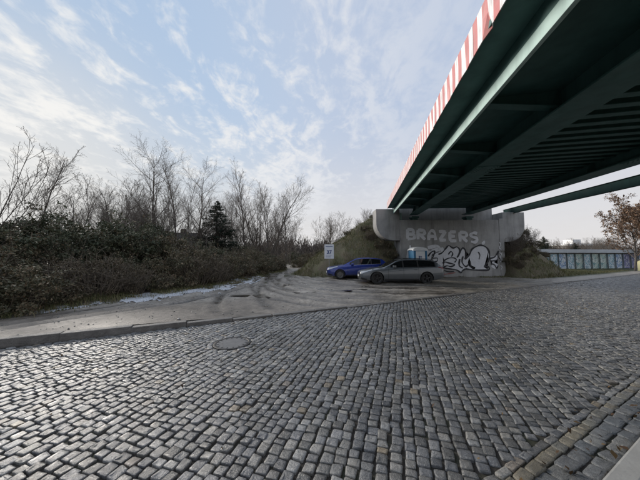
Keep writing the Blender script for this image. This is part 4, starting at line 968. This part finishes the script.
for px_, Y_, s_ in ((352, 38, .55), (362, 33, .5), (370, 29, .45), (346, 44, .6), (378, 40, .5)):
    x, y = XY(px_, Y_); put('bushy', x, y, s_, None, 'bare shrub on the embankment crest left of the bridge', 'shrub', 'bare shrubs on the left embankment', name='bare_shrub')
for px_, Y_, s_ in ((511, 19.0, .36), (520, 19.6, .34), (529, 20.3, .30)):
    x, y = XY(px_, Y_); put('bushy', x, y, s_, None, 'bare shrub on the slope right of the graffiti wall', 'shrub', 'bare shrubs right of the abutment', name='bare_shrub')

# ---------------------------------------------------------------- leaves
def leaf_mesh(name, C, size, rs_, up=0.5, aspect=0.55, tint=None):
    """C (n,3) centres -> folded diamond leaves"""
    n_ = len(C); d = rs_.normal(0, 1, (n_, 3)); d /= np.linalg.norm(d, axis=1)[:, None]
    nn = rs_.normal(0, 1, (n_, 3)); nn[:, 2] += up*2; nn -= (nn*d).sum(1)[:, None]*d; nn /= np.linalg.norm(nn, axis=1)[:, None]+1e-9; b = np.cross(nn, d)
    s_ = size*np.clip(rs_.lognormal(-0.08, 0.42, (n_, 1)), 0.4, 2.2)
    V = np.stack([C-d*s_, C+b*s_*aspect+nn*s_*0.15, C+d*s_, C-b*s_*aspect+nn*s_*0.15], 1)
    o = np.arange(n_)[:, None]*4; F = np.concatenate([o+np.array([[0, 1, 3]]), o+np.array([[1, 2, 3]])], 0)
    t_ = rs_.random(n_) if tint is None else tint
    return np_mesh(name, V.reshape(-1, 3), F, False, np.repeat(t_, 4))
def shrub_proto(name, seed, rx, h, nleaf, size, mat_, lumps, stem_m=M_TWIGR, nst=40, brown=0.0):
    rs_ = np.random.default_rng(seed); rd = random.Random(seed); root = empty(name)
    polys = []; tips = []
    for i in range(nst):
        a = rd.uniform(0, 6.28); r_ = rx*math.sqrt(rd.random()); hh = h*rd.uniform(0.55, 1.28)*(1-0.35*(r_/rx)**2); p0 = Vector((math.cos(a)*r_*0.5, math.sin(a)*r_*0.5, -0.1)); p3 = Vector((math.cos(a)*r_*1.15, math.sin(a)*r_*1.15, hh*rd.uniform(0.6, 1.0)))
        pm = (p0+p3)*0.5 + Vector((0, 0, hh*0.3)); pts = []
        for t_ in np.linspace(0, 1, 7): pts.append(p0*(1-t_)**2 + pm*2*t_*(1-t_) + p3*t_*t_ + Vector((rd.gauss(0, .03), rd.gauss(0, .03), rd.gauss(0, .03))))
        polys.append((pts, list(np.linspace(0.015, 0.005, 7)))); tips += pts[2:]
        for b_ in range(3):
            q = pts[rd.randint(2, 5)]; e = q + Vector((rd.gauss(0, .25), rd.gauss(0, .25), rd.uniform(0.0, .45))); polys.append(([q, q.lerp(e, .5)+Vector((0, 0, .03)), e], [0.006, 0.0045, 0.003])); tips += [q.lerp(e, .5), e]
    link_mesh('stems', poly_mesh('stems', polys, 3), stem_m, root)
    cl_ = []; tint = []
    for i in range(lumps):
        a = rd.uniform(0, 6.28); rr_ = rx*math.sqrt(rd.random())*0.92; zc_ = h*rd.uniform(0.12, 0.92)*(1-0.45*(rr_/rx)**2); s_ = rd.uniform(0.16, 0.36)*rx*0.7
        k_ = int(nleaf/lumps*rd.uniform(0.6, 1.4)); d = rs_.normal(0, 1, (k_, 3)); d /= np.linalg.norm(d, axis=1)[:, None]; r3 = rs_.random(k_)[:, None]**0.42
        cl_.append(np.array([math.cos(a)*rr_, math.sin(a)*rr_, zc_]) + d*r3*s_*np.array([1.1, 1.1, 0.75])); tint.append(np.clip(rs_.normal(rd.uniform(0.2, 0.68), 0.2, k_) + brown*(rs_.random(k_) < 0.25), 0, 1))
    tp = np.array([tuple(t) for t in tips]); j = rs_.integers(0, len(tp), nleaf//4); cl_.append(tp[j]+rs_.normal(0, 0.06, (len(j), 3))); tint.append(np.clip(rs_.normal(.55, .25, len(j)), 0, 1))
    C = np.concatenate(cl_); T = np.concatenate(tint); k2 = C[:, 2] > 0.0
    link_mesh('foliage', leaf_mesh('foliage', C[k2], size, rs_, 0.6, 0.5, T[k2]), mat_, root); return root
protos['ever1'] = shrub_proto('evergreen_shrub', 101, 1.25, 2.1, 9500, 0.040, M_LEAFD, 46)
protos['ever2'] = shrub_proto('evergreen_shrub', 102, 1.45, 2.5, 11000, 0.042, M_LEAFD, 52)
protos['bram1'] = shrub_proto('bramble_bush', 103, 1.35, 1.55, 9000, 0.036, M_LEAFM, 44, brown=0.3)
protos['bram2'] = shrub_proto('bramble_bush', 104, 1.25, 1.8, 8500, 0.038, M_LEAFM, 38, nst=60, brown=0.3)
protos['dry1'] = shrub_proto('dry_shrub', 105, 1.1, 1.5, 3200, 0.030, M_LEAFB, 26, nst=110)
protos['low1'] = shrub_proto('low_bramble', 106, 0.9, 0.75, 4500, 0.032, M_LEAFM, 26, nst=50, brown=0.4)
cum = np.concatenate([[0], np.cumsum(np.hypot(*np.diff(FOOT, axis=0).T))])
def foot_at(s_, inn):
    x = np.interp(s_, cum, FOOT[:, 0]); y = np.interp(s_, cum, FOOT[:, 1]); x2 = np.interp(s_+.3, cum, FOOT[:, 0]); y2 = np.interp(s_+.3, cum, FOOT[:, 1]); tx, ty = x2-x, y2-y; l = math.hypot(tx, ty)+1e-9
    return x - ty/l*inn, y + tx/l*inn
rdv = random.Random(77)
NM = {'ever1': ('dark evergreen shrub', 'shrub', 'evergreen_shrub'), 'ever2': ('dark evergreen shrub', 'shrub', 'evergreen_shrub'), 'bram1': ('green and brown bramble bush', 'bush', 'bramble_bush'), 'bram2': ('green and brown bramble bush', 'bush', 'bramble_bush'), 'dry1': ('brown twiggy dry shrub', 'shrub', 'dry_shrub'), 'low1': ('low bramble', 'bush', 'low_bramble')}
def zone(s_):
    for lim_, t_ in ((12.5, 'at the far left end'), (14.6, 'beside the pavement strip'), (17.0, 'behind the largest snow patch'), (20.5, 'where the pavement opens into the yard'), (25.0, 'along the muddy lane'), (30.0, 'below the spruce by the lane'), (99, 'where the lane bends away')):
        if s_ < lim_: return t_
def veg(kind, x, y, s, s_, row):
    w_, c_, nm_ = NM[kind]; z_ = zone(s_); lab = w_ + ', thicket ' + row + ', ' + z_
    return put(kind, x, y, s, None, lab, c_, (w_ + 'es' if w_.endswith('bush') else w_ + 's') + ', ' + row + ' of the left thicket, ' + z_, name=nm_)
s_ = 8.5
while s_ < 42:
    x, y = foot_at(s_, 0.55+rdv.uniform(-.2, .25)); veg(rdv.choice(['low1', 'low1', 'bram1', 'bram2', 'dry1']), x, y, rdv.uniform(.7, 1.0), s_, 'front row'); s_ += 1.05
s_ = 8.5
while s_ < 44:
    x, y = foot_at(s_, 1.8+rdv.uniform(-.4, .4)); veg(rdv.choice(['bram1', 'bram2', 'ever1', 'dry1', 'dry1']), x, y, rdv.uniform(.7, 1.2), s_, 'second row'); s_ += 1.5
s_ = 8.0
while s_ < 46:
    x, y = foot_at(s_, 3.7+rdv.uniform(-.6, .6)); veg(rdv.choice(['ever1', 'ever2', 'dry1', 'bram2']), x, y, rdv.uniform(.85, 1.25)*(1.0 if s_ < 26 else .82), s_, 'third row'); s_ += 1.7
s_ = 7.0
while s_ < 46:
    x, y = foot_at(s_, 6.2+rdv.uniform(-.8, .8)); veg(rdv.choice(['ever2', 'ever1', 'dry1']), x, y, rdv.uniform(.9, 1.32)*(1.0 if s_ < 26 else .8), s_, 'back row'); s_ += 1.9
# far side of the lane and the embankment slopes
GE = 'shrubs on the slope of the left embankment'
for px_, Y_, k_, s_ in ((312, 27, 'low1', 1.0), (322, 24, 'low1', .9), (348, 23, 'low1', .6), (366, 22, 'low1', .6), (375, 23.5, 'bram1', .5), (300, 34, 'bram1', 1.0), (306, 40, 'bram2', 1.2), (294, 46, 'ever2', 1.1), (312, 48, 'dry1', 1.6), (284, 52, 'dry1', 1.8), (383, 20.2, 'low1', .9), (390, 19.6, 'low1', .8), (372, 21, 'dry1', .6), (340, 30, 'dry1', .9), (355, 29, 'dry1', .8), (394, 18.9, 'dry1', .5)):
    x, y = XY(px_, Y_); o = put(k_, x, y, s_, None, NM[k_][0] + ' on the left embankment ' + ('left of the white sign' if px_ < 326 else 'above the white sign' if px_ < 352 else 'above the blue car' if px_ < 371 else 'under the bridge wing') if Y_ < 31 else 'bush where the lane disappears behind the embankment', 'bush', GE + ', ' + k_ + str(sum(px_ >= q for q in (326, 352, 371))) if Y_ < 31 else 'bushes at the end of the lane', name='embankment_bush')
for px_, Y_, k_, s_ in ((507, 19.2, 'dry1', .75), (515, 19.8, 'low1', 1.0), (524, 20.4, 'dry1', .65), (533, 21.0, 'low1', .8), (541, 21.5, 'low1', .6), (510, 18.7, 'low1', .7), (519, 21.5, 'bram1', .7), (530, 23.5, 'dry1', .7), (526, 19.3, 'low1', .5), (535, 20.0, 'dry1', .4), (517, 18.5, 'dry1', .45), (543, 20.6, 'dry1', .35), (548, 21.2, 'low1', .4), (538, 22.5, 'bram1', .5), (521, 18.9, 'low1', .45)):
    x, y = XY(px_, Y_); put(k_, x, y, s_, None, 'low ' + NM[k_][0] + ' on the weedy slope ' + ('touching the graffiti wall' if px_ < 522 else 'nearer the garages'), 'bush', 'slope bushes right of the abutment, ' + k_ + (' near' if px_ < 522 else ' off'), name='slope_bush')

# ---------------------------------------------------------------- conifers
def conifer_proto(name, seed, h, rbase):
    rd = random.Random(seed); rs_ = np.random.default_rng(seed); root = empty(name)
    link_mesh('trunk', poly_mesh('trunk', [([Vector((0, 0, z)) for z in np.linspace(-0.2, h, 8)], list(np.linspace(0.16, 0.012, 8)))], 7), M_BARK, root)
    C = []; polys = []; z = 0.35
    while z < h-0.1:
        f = z/h; r_ = rbase*(1-f)**0.82*rd.uniform(0.85, 1.1); nb = max(5, int(11*(1-f)+4))
        for i in range(nb):
            a = rd.uniform(0, 6.28); L = r_*rd.uniform(0.75, 1.12); pts = [Vector((math.cos(a)*L*t_, math.sin(a)*L*t_, z - 0.28*L*t_ + 0.16*L*t_*t_*1.5)) for t_ in np.linspace(0, 1, 5)]
            polys.append((pts, list(np.linspace(0.02, 0.005, 5)))); k_ = int(70*L/rbase*2.6)+18; t_ = rs_.random(k_)**0.7; c_ = np.stack([math.cos(a)*L*t_, math.sin(a)*L*t_, z - 0.28*L*t_ + 0.24*L*t_*t_], -1)
            wdt = 0.16*(1-0.55*t_)*min(1.0, L); c_ += rs_.normal(0, 1, (k_, 3))*np.stack([wdt, wdt, wdt*0.55], -1); c_[:, 2] -= 0.05; C.append(c_)
        z += 0.24*(1-0.4*f)
    tag(link_mesh('branches', poly_mesh('branches', polys, 3), M_TWIG, root), kind='stuff'); C = np.concatenate(C)
    link_mesh('needles', leaf_mesh('needles', C, 0.075, rs_, 0.3, 0.22), M_NEEDLE, root); return root
protos['fir'] = conifer_proto('spruce_tree', 9, 6.6, 2.9)
x, y = XY(216, 24.5); put('fir', x, y, 1.0, 0.4, 'dark conical spruce among the bare trees on the left', 'tree', z=gz(x, y)-0.3)
x, y = XY(544, 55); put('fir', x, y, 0.98, 1.4, 'taller of two far spruces behind the low wall', 'tree', z=-0.1)
x, y = XY(575, 60); put('fir', x, y, 0.78, 2.4, 'smaller of two far spruces behind the low wall', 'tree', z=-0.1)

# ---------------------------------------------------------------- cottage behind the thicket
M_ROOF = simple('dark_roof_tile', (0.085, 0.075, 0.07), (0.13, 0.115, 0.105), 3, (0.7, 0.9), 0.5, 25)
M_WALLW = simple('pale_render', (0.36, 0.36, 0.36), (0.46, 0.45, 0.44), 2, (0.8, 0.9), 0.2, 40)
x, y = XY(172, 27.5); ho = empty('garden_house', (x, y, gz(x, y)-0.45), R(8)); tag(ho, 'small dark-roofed house half hidden behind the left thicket', 'house')
m = MB(); m.box(-2.9, 2.9, -1.6, 1.6, 0, 2.35); m.build('wall', M_WALLW, ho)
m = MB(); m.prism([(-1.55, 2.35), (1.55, 2.35), (0, 3.55)], -2.88, 2.88); me = m.mesh('gable'); me.transform(Matrix.Rotation(R(90), 4, 'Z')); link_mesh('gable', me, M_WALLW, ho)
for sgn in (-1, 1):
    m = MB(); m.add([(-3.15, sgn*1.95, 2.12), (3.15, sgn*1.95, 2.12), (3.15, 0, 3.62), (-3.15, 0, 3.62), (-3.15, sgn*1.95, 2.22), (3.15, sgn*1.95, 2.22), (3.15, 0, 3.72), (-3.15, 0, 3.72)], [(0,1,2,3),(7,6,5,4),(0,4,5,1),(1,5,6,2),(2,6,7,3),(3,7,4,0)]); m.build('roof_slope', M_ROOF, ho)
m = MB(); m.box(-3.16, 3.16, -1.99, -1.955, 2.08, 2.25); m.build('eaves_board', M_WHITE, ho)
for wx_ in (-1.6, 0.3, 1.9):
    m = MB(); m.box(wx_-0.45, wx_+0.45, -1.64, -1.601, 1.0, 2.0); w_ = m.build('window', M_WHITE, ho); m = MB(); m.box(wx_-0.38, wx_+0.38, -1.655, -1.641, 1.07, 1.93); m.build('pane', M_GLASS, w_)
m = MB(); m.box(0.9, 1.35, -0.1, 0.3, 3.3, 4.15); m.build('chimney', simple('chimney_brick', (0.12, 0.09, 0.08), (0.16, 0.12, 0.10), 6, (0.8, 0.9), 0.3, 30), ho)

# ---------------------------------------------------------------- low graffiti-covered garages on the right
def graffiti_panel(seed, cols):
    n = NT('painted_panel'); P = n.coord(); mp = n.n('ShaderNodeMapping'); mp.inputs['Location'].default_value = (seed*3.7, 0, seed*1.3); n.l(P, mp.inputs[0])
    a = n.noise(1.2, 1.5, 0.4, 1.8, vec=mp.outputs[0]); b = n.noise(1.6, 1, 0.4, 2.4, vec=mp.outputs[0])
    c = n.ramp(a, [(0.0, cols[0]), (0.44, cols[1]), (0.54, cols[2]), (0.63, cols[3])], 'CONSTANT'); ln = n.math('ABSOLUTE', n.math('SUBTRACT', b, 0.5)); lines = n.math('LESS_THAN', ln, 0.016)
    n.col(n.mix(n.math('MULTIPLY', lines, 0.9), c, (0.03, 0.04, 0.06))); n.rough(0.6); return n.m
M_POSTG = simple('grey_green_post', (0.10, 0.13, 0.13), (0.15, 0.18, 0.18), 5, (0.6, 0.8), 0.1, 40)
ga = empty('garage_row', (36.5, 31.3, -0.05), R(9)); tag(ga, 'long low flat-roofed garage row covered in blue and white graffiti', 'garage')
m = MB(); m.box(-9.5, 12, 0.1, 5.0, -0.2, 2.0); m.build('wall', M_WALLW, ga)
M_SLAB = simple('pale_roof_slab', (0.46, 0.49, 0.52), (0.56, 0.59, 0.62), 2, (0.6, 0.8), 0.2, 40)
m = MB(); m.box(-9.8, 12.3, -0.22, 5.3, 2.06, 2.50); m.build('roof_slab', M_SLAB, ga, bevel=0.02)
m = MB(); m.box(-9.7, 12.2, -0.12, 0.09, 2.002, 2.057); m.build('roof_beam', M_PLASTIC, ga)
COLSETS = [((.48, .56, .62), (.66, .70, .73), (.24, .42, .50), (.58, .68, .72)), ((.26, .38, .58), (.66, .69, .73), (.42, .58, .66), (.12, .18, .34)), ((.40, .50, .44), (.60, .66, .62), (.20, .36, .36), (.50, .60, .54)), ((.22, .22, .40), (.52, .53, .60), (.30, .26, .42), (.14, .16, .26))]
pm_ = [graffiti_panel(i+1, COLSETS[q]) for i, q in enumerate((0, 1, 2, 0, 3))]
order_ = [0, 0, 1, 0, 2, 0, 2, 2, 0, 1, 4, 4, 1, 4, 0, 1]
for i in range(17):
    x = -9.2+i*1.28
    m = MB(); m.box(-0.57, 0.57, 0, 0.045, 0, 1.86); o = m.build('painted_door', pm_[order_[i % 16]], ga, bevel=0.01); o.location = (x+0.64, 0.04, 0.06)
    m = MB(); m.box(x-0.032, x+0.032, -0.10, -0.03, -0.1, 2.0); m.build('post', M_POSTG, ga)
# pale yellow cabinet at the right edge of view
x, y = XY(640.5, 26); yb = empty('utility_cabinet', (x, y, -0.05)); tag(yb, 'pale yellow cabinet at the right edge in front of the garages', 'cabinet')
M_YEL = simple('pale_yellow_plastic', (0.50, 0.47, 0.26), (0.58, 0.55, 0.32), 4, (0.5, 0.7), 0.1, 40)
m = MB(); m.box(-0.28, 0.28, -0.18, 0.18, 0.06, 1.12); m.build('box', M_YEL, yb, bevel=0.02); m = MB(); m.box(-0.32, 0.32, -0.22, 0.22, 1.123, 1.18); m.build('lid', M_YEL, yb, bevel=0.015); m = MB(); m.box(-0.3, 0.3, -0.2, 0.2, -0.1, 0.057); m.build('plinth', M_CONC, yb)

# tree with withered leaves, right edge
p = dict(TREE); p.update(n=(17, 9, 5), ang=(52, 44, 45), len=(0.6, 0.52, 0.5), lo=(0.18, 0.15, 0.2)); p['n'] = (20, 11, 7); polys = grow_tree(61, 6.6, 0.12, p)
x, y = XY(633, 25.5); rt = tree_root('autumn_tree', (x, y, -0.1), polys, rz=0.8); tag(rt, 'spreading tree keeping withered brown leaves at the right edge', 'tree')
tips = np.array([tuple(q) for pts, _ in polys[1] for q in pts[1:]]); rs_ = np.random.default_rng(3); j = rs_.integers(0, len(tips), 15000)
link_mesh('leaves', leaf_mesh('leaves', tips[j]+rs_.normal(0, 0.07, (len(j), 3)), 0.06, rs_, 0.1, 0.6), M_RUST, rt)
for px_, Y_, s_ in ((655, 30, 1.1), (612, 40, .9), (600, 46, 1.0), (560, 62, 1.2), (590, 66, 1.3), (552, 70, 1.3), (533, 60, 1.0), (570, 75, 1.2), (620, 58, 1.2)):
    x, y = XY(px_, Y_); put('bushy', x, y, s_, None, 'far bare tree behind the graffiti garages', 'tree', 'bare trees behind the garages', z=-0.1, name='far_bare_tree')

# far pale hall on the horizon
M_HALL = simple('white_sheet_metal', (0.70, 0.70, 0.70), (0.78, 0.78, 0.78), 0.3, (0.4, 0.6), 0.0)
x, y = XY(589, 150); fh = empty('far_hall', (x, y, -0.1)); tag(fh, 'long white hall on the horizon beyond the far spruces', 'building')
m = MB(); m.box(-13, 16, 0, 20, 0, 8.2); m.build('wall', M_WALLW, fh); m = MB(); m.prism([(-14, 8.2), (17, 8.2), (17, 9.0), (-8, 9.6), (-14, 9.0)], -1, 21); m.build('roof', M_HALL, fh)
m = MB(); m.box(-10, -5, -0.2, 6, 9.3, 12.0); m.build('plant_room', M_HALL, fh)

# distant woods: reads as one mass on the skyline
rs_ = np.random.default_rng(19); C = []; T = []
def wood(x0, x1, Y0, Y1, hgt, cnt):
    for i in range(cnt):
        Yd = rs_.uniform(Y0, Y1); px_ = rs_.uniform(x0, x1); x, y = XY(px_, Yd); h_ = hgt*rs_.uniform(0.6, 1.15); r_ = h_*rs_.uniform(0.22, 0.36); k_ = 120
        d = rs_.normal(0, 1, (k_, 3)); d /= np.linalg.norm(d, axis=1)[:, None]; C.append(np.array([x, y, h_*0.55])+d*rs_.random((k_, 1))**0.5*np.array([r_, r_, h_*0.5])); T.append(np.clip(rs_.normal(rs_.uniform(.3, .7), .2, k_), 0, 1))
wood(-500, 330, 55, 85, 6.5, 210); wood(240, 420, 70, 120, 8.0, 130); wood(505, 760, 85, 135, 6.0, 170)
CW = np.concatenate(C); TW = np.concatenate(T); n_ = len(CW)
ax = rs_.normal(0, 0.35, (n_, 3)); ax[:, 2] = 1; ax /= np.linalg.norm(ax, axis=1)[:, None]; sd = np.cross(ax, rs_.normal(0, 1, (n_, 3))); sd /= np.linalg.norm(sd, axis=1)[:, None]; l_ = rs_.uniform(0.35, 1.1, (n_, 1)); w_ = rs_.uniform(0.05, 0.16, (n_, 1))
V = np.stack([CW-ax*l_-sd*w_, CW-ax*l_+sd*w_, CW+ax*l_], 1).reshape(-1, 3)
tag(link_mesh('distant_wood', np_mesh('distant_wood', V, np.arange(3*n_).reshape(-1, 3), False, np.repeat(TW, 3)), M_FARWOOD), 'brown leafless woods along the horizon', 'wood', None, 'stuff')

# ---------------------------------------------------------------- ground cover: grass, snow, puddles, dead leaves
def blades(name, P, hgt, wd, rs_, mat_, label, cat, lean=0.5):
    n_ = len(P); a = rs_.uniform(0, 6.28, n_); h_ = hgt*rs_.uniform(0.45, 1.25, n_); ln = rs_.normal(0, lean, (n_, 2))*h_[:, None]; c_, s2 = np.cos(a)*wd, np.sin(a)*wd
    b0 = P+np.stack([c_, s2, np.full(n_, -0.01)], -1); b1 = P-np.stack([c_, s2, np.full(n_, 0.01)], -1); md = P+np.stack([ln[:, 0]*.35, ln[:, 1]*.35, h_*.6], -1); tp = P+np.stack([ln[:, 0], ln[:, 1], h_*rs_.uniform(.8, 1, n_)], -1)
    V = np.stack([b0, b1, md+np.stack([c_, s2, c_*0], -1)*.7, md-np.stack([c_, s2, c_*0], -1)*.7, tp], 1).reshape(-1, 3); o = np.arange(n_)[:, None]*5
    me = np_mesh(name, V, [o+np.array([[0, 1, 3, 2]]), o+np.array([[2, 3, 4]])], False, np.repeat(np.clip(rs_.normal(.5, .28, n_), 0, 1), 5)); return tag(link_mesh(name, me, mat_), label, cat, None, 'stuff')
rs_ = np.random.default_rng(23)
x = rs_.uniform(-9, 24, 120000); y = rs_.uniform(16.5, 34, 120000); e = emb_h(x, y); m_ = (e > -0.15) & ~((x > 5.9) & (x < 14.9) & (y < 20.8)) & (fbm(x*0.7, y*0.7) > 0.36) & ~((y > 21.3) & (toB(x, y)[0] > 1.6) & (toB(x, y)[0] < 11.6))
z = np.maximum(e[m_], yard_h(x[m_], y[m_])[0]); blades('embankment_grass', np.stack([x[m_], y[m_], z], -1), 0.30, 0.010, rs_, M_GRASS, 'tufted winter grass on the embankment slopes', 'grass')
# verge: grass and dry stalks along the thicket foot and by the wall
ss = rs_.uniform(7, 42, 26000); inn = rs_.normal(0.25, 0.42, 26000); q = np.array([foot_at(a, b) for a, b in zip(ss, inn)]); m_ = fbm(q[:, 0]*0.9, q[:, 1]*0.9) > 0.42; q = q[m_]
blades('verge_grass', np.concatenate([q, yard_h(q[:, 0], q[:, 1])[0][:, None]], 1), 0.20, 0.006, rs_, M_GRASS, 'dry grass along the foot of the thicket', 'grass', 0.45)
x = rs_.uniform(8.5, 34, 60000); y = rs_.uniform(15.5, 29.5, 60000); u, n_ = toUN(x, y); m_ = (n_ > 8.2) & (fbm(x*0.8+2, y*0.8) > 0.40) & (((y > 18.0) & (y < 18.95) & (x < 14.8)) | (x > 14.8)) & (emb_h(x, y) < 0.1) & (n_ > 8.2+np.where(x < 15, 0, 0))
blades('roadside_grass', np.stack([x[m_], y[m_], yard_h(x[m_], y[m_])[0]], -1), 0.11, 0.009, rs_, M_GRASS, 'short grass between the bridge wall and the garages', 'grass')
# snow remnants
us = np.arange(-14, -0.0, 0.045)
sx = np.arange(-10.6, -3.4, 0.05); sy = np.arange(5.5, 21, 0.05); X, Y = np.meshgrid(sx, sy, indexing='ij'); Hh, Dd, _ = yard_h(X, Y)
dens = np.exp(-((Dd+0.55)/0.85)**2)*sstep(Y, 7.8, 9.2)*sstep(Y, 20, 15)*(0.45+0.75*sstep(fbm(X*0.8+7, Y*0.8), 0.40, 0.60)) + 0.75*np.exp(-((Dd+0.1)/0.28)**2)*sstep(Y, 5.5, 7.0) + 1.1*np.exp(-((X+6.75)/0.75)**2-((Y-9.15)/0.5)**2) + 0.9*np.exp(-((X+5.2)/0.6)**2-((Y-11.6)/1.3)**2)
mask = dens*0.80 + (fbm(X*1.3+40, Y*1.3, 3)-0.5)*1.9 + (fbm(X*4.5, Y*4.5, 3)-0.5)*2.3 - 0.50 - 1.2*(dens < 0.14)
Zs = Hh - 0.02 + 0.045*sstep(mask, -0.06, 0.30); ni, nj = X.shape; idx = np.arange(ni*nj).reshape(ni, nj); Fq = np.stack([idx[:-1, :-1], idx[1:, :-1], idx[1:, 1:], idx[:-1, 1:]], -1).reshape(-1, 4)
kf = (mask.reshape(-1)[Fq] > -0.03).all(1); Fq = Fq[kf]; un, inv = np.unique(Fq, return_inverse=True)
tag(link_mesh('snow', np_mesh('snow', np.stack([X, Y, Zs], -1).reshape(-1, 3)[un], inv.reshape(-1, 4), True), M_SNOW), 'patches of old snow along the thicket edge', 'snow', None, 'stuff')
# puddles
def puddle(cx, cy, rx, ry, ang, seed, label):
    pts = []; K_ = 56; r3 = np.random.default_rng(seed); ph = r3.uniform(0, 6.28, 4)
    for i in range(K_):
        a = 2*math.pi*i/K_; f = 1+0.24*math.sin(2*a+ph[0])+0.15*math.sin(3*a+ph[1])+0.10*math.sin(5*a+ph[2])+0.05*math.sin(9*a+ph[3]); px_, py_ = rx*f*math.cos(a), ry*f*math.sin(a)
        pts.append((cx+px_*math.cos(ang)-py_*math.sin(ang), cy+px_*math.sin(ang)+py_*math.cos(ang)))
    P2 = np.array(pts); zz = ground_z(P2[:, 0], P2[:, 1]); zl = float(np.median(zz))+0.004
    inn_ = ground_z(np.array([cx+(p[0]-cx)*f for p in pts for f in (0, .3, .6)]), np.array([cy+(p[1]-cy)*f for p in pts for f in (0, .3, .6)])); zl = max(zl, float(np.quantile(inn_, 0.72)))
    V = [(x, y, zl) for x, y in pts]; o = link_mesh('puddle', np_mesh('puddle', V, np.array([list(range(K_))])), M_WATER); tag(o, kind='structure')
puddle(-2.45, 9.9, 0.95, 0.36, R(8), 1, ''); puddle(-0.45, 11.2, 0.75, 0.34, R(12), 2, ''); puddle(1.6, 11.6, 0.7, 0.16, R(20), 3, ''); puddle(-1.8, 13.5, 0.5, 0.2, R(60), 4, '')
# dead leaves
n_ = 900; u = rs_.uniform(-3, 12, n_); nn = np.where(rs_.random(n_) < .55, rs_.uniform(-0.8, 0.55, n_), np.where(rs_.random(n_) < .6, N_NEAR+np.abs(rs_.normal(0, .18, n_)), rs_.uniform(1, 6.4, n_))); x = u*UX+nn*NX; y = u*UY+nn*NY
zz = np.where(nn < 0.59, 0.066, np.where(nn < N_NEAR, 0.078, 0.016)); d = leaf_mesh('dead_leaves', np.stack([x, y, zz], -1), 0.022, rs_, 3.0, 0.6); tag(link_mesh('dead_leaves', d, M_LITTER), 'scattered brown dead leaves along the near kerb', 'leaves', None, 'stuff')
# pebbles on the yard
n_ = 7000; u = rs_.uniform(-10, 22, n_); nn = rs_.uniform(6.7, 15, n_); x = u*UX+nn*NX; y = u*UY+nn*NY; hh, dd, _ = yard_h(x, y); m_ = (dd < 0) & (emb_h(x, y) < 0); x, y, hh = x[m_], y[m_], hh[m_]; k_ = len(x)
s_ = rs_.gamma(2.0, 0.0040, k_)+0.003; oc = np.array([(1, 0, 0), (0, 1, 0), (-1, 0, 0), (0, -1, 0), (0, 0, .7), (0, 0, -.5)]); V = oc[None]*s_[:, None, None]*rs_.uniform(.6, 1.3, (k_, 6, 1))+np.stack([x, y, hh+s_*0.25], -1)[:, None]
F = np.array([(0, 1, 4), (1, 2, 4), (2, 3, 4), (3, 0, 4), (1, 0, 5), (2, 1, 5), (3, 2, 5), (0, 3, 5)]); tag(link_mesh('gravel', np_mesh('gravel', V.reshape(-1, 3), (F[None]+np.arange(k_)[:, None, None]*6).reshape(-1, 3), True, np.repeat(pal[rs_.choice(6, k_)]*1.1, 6, 0)), M_SETT), 'loose gravel scattered over the muddy yard', 'gravel', None, 'stuff')
bpy.context.view_layer.update()
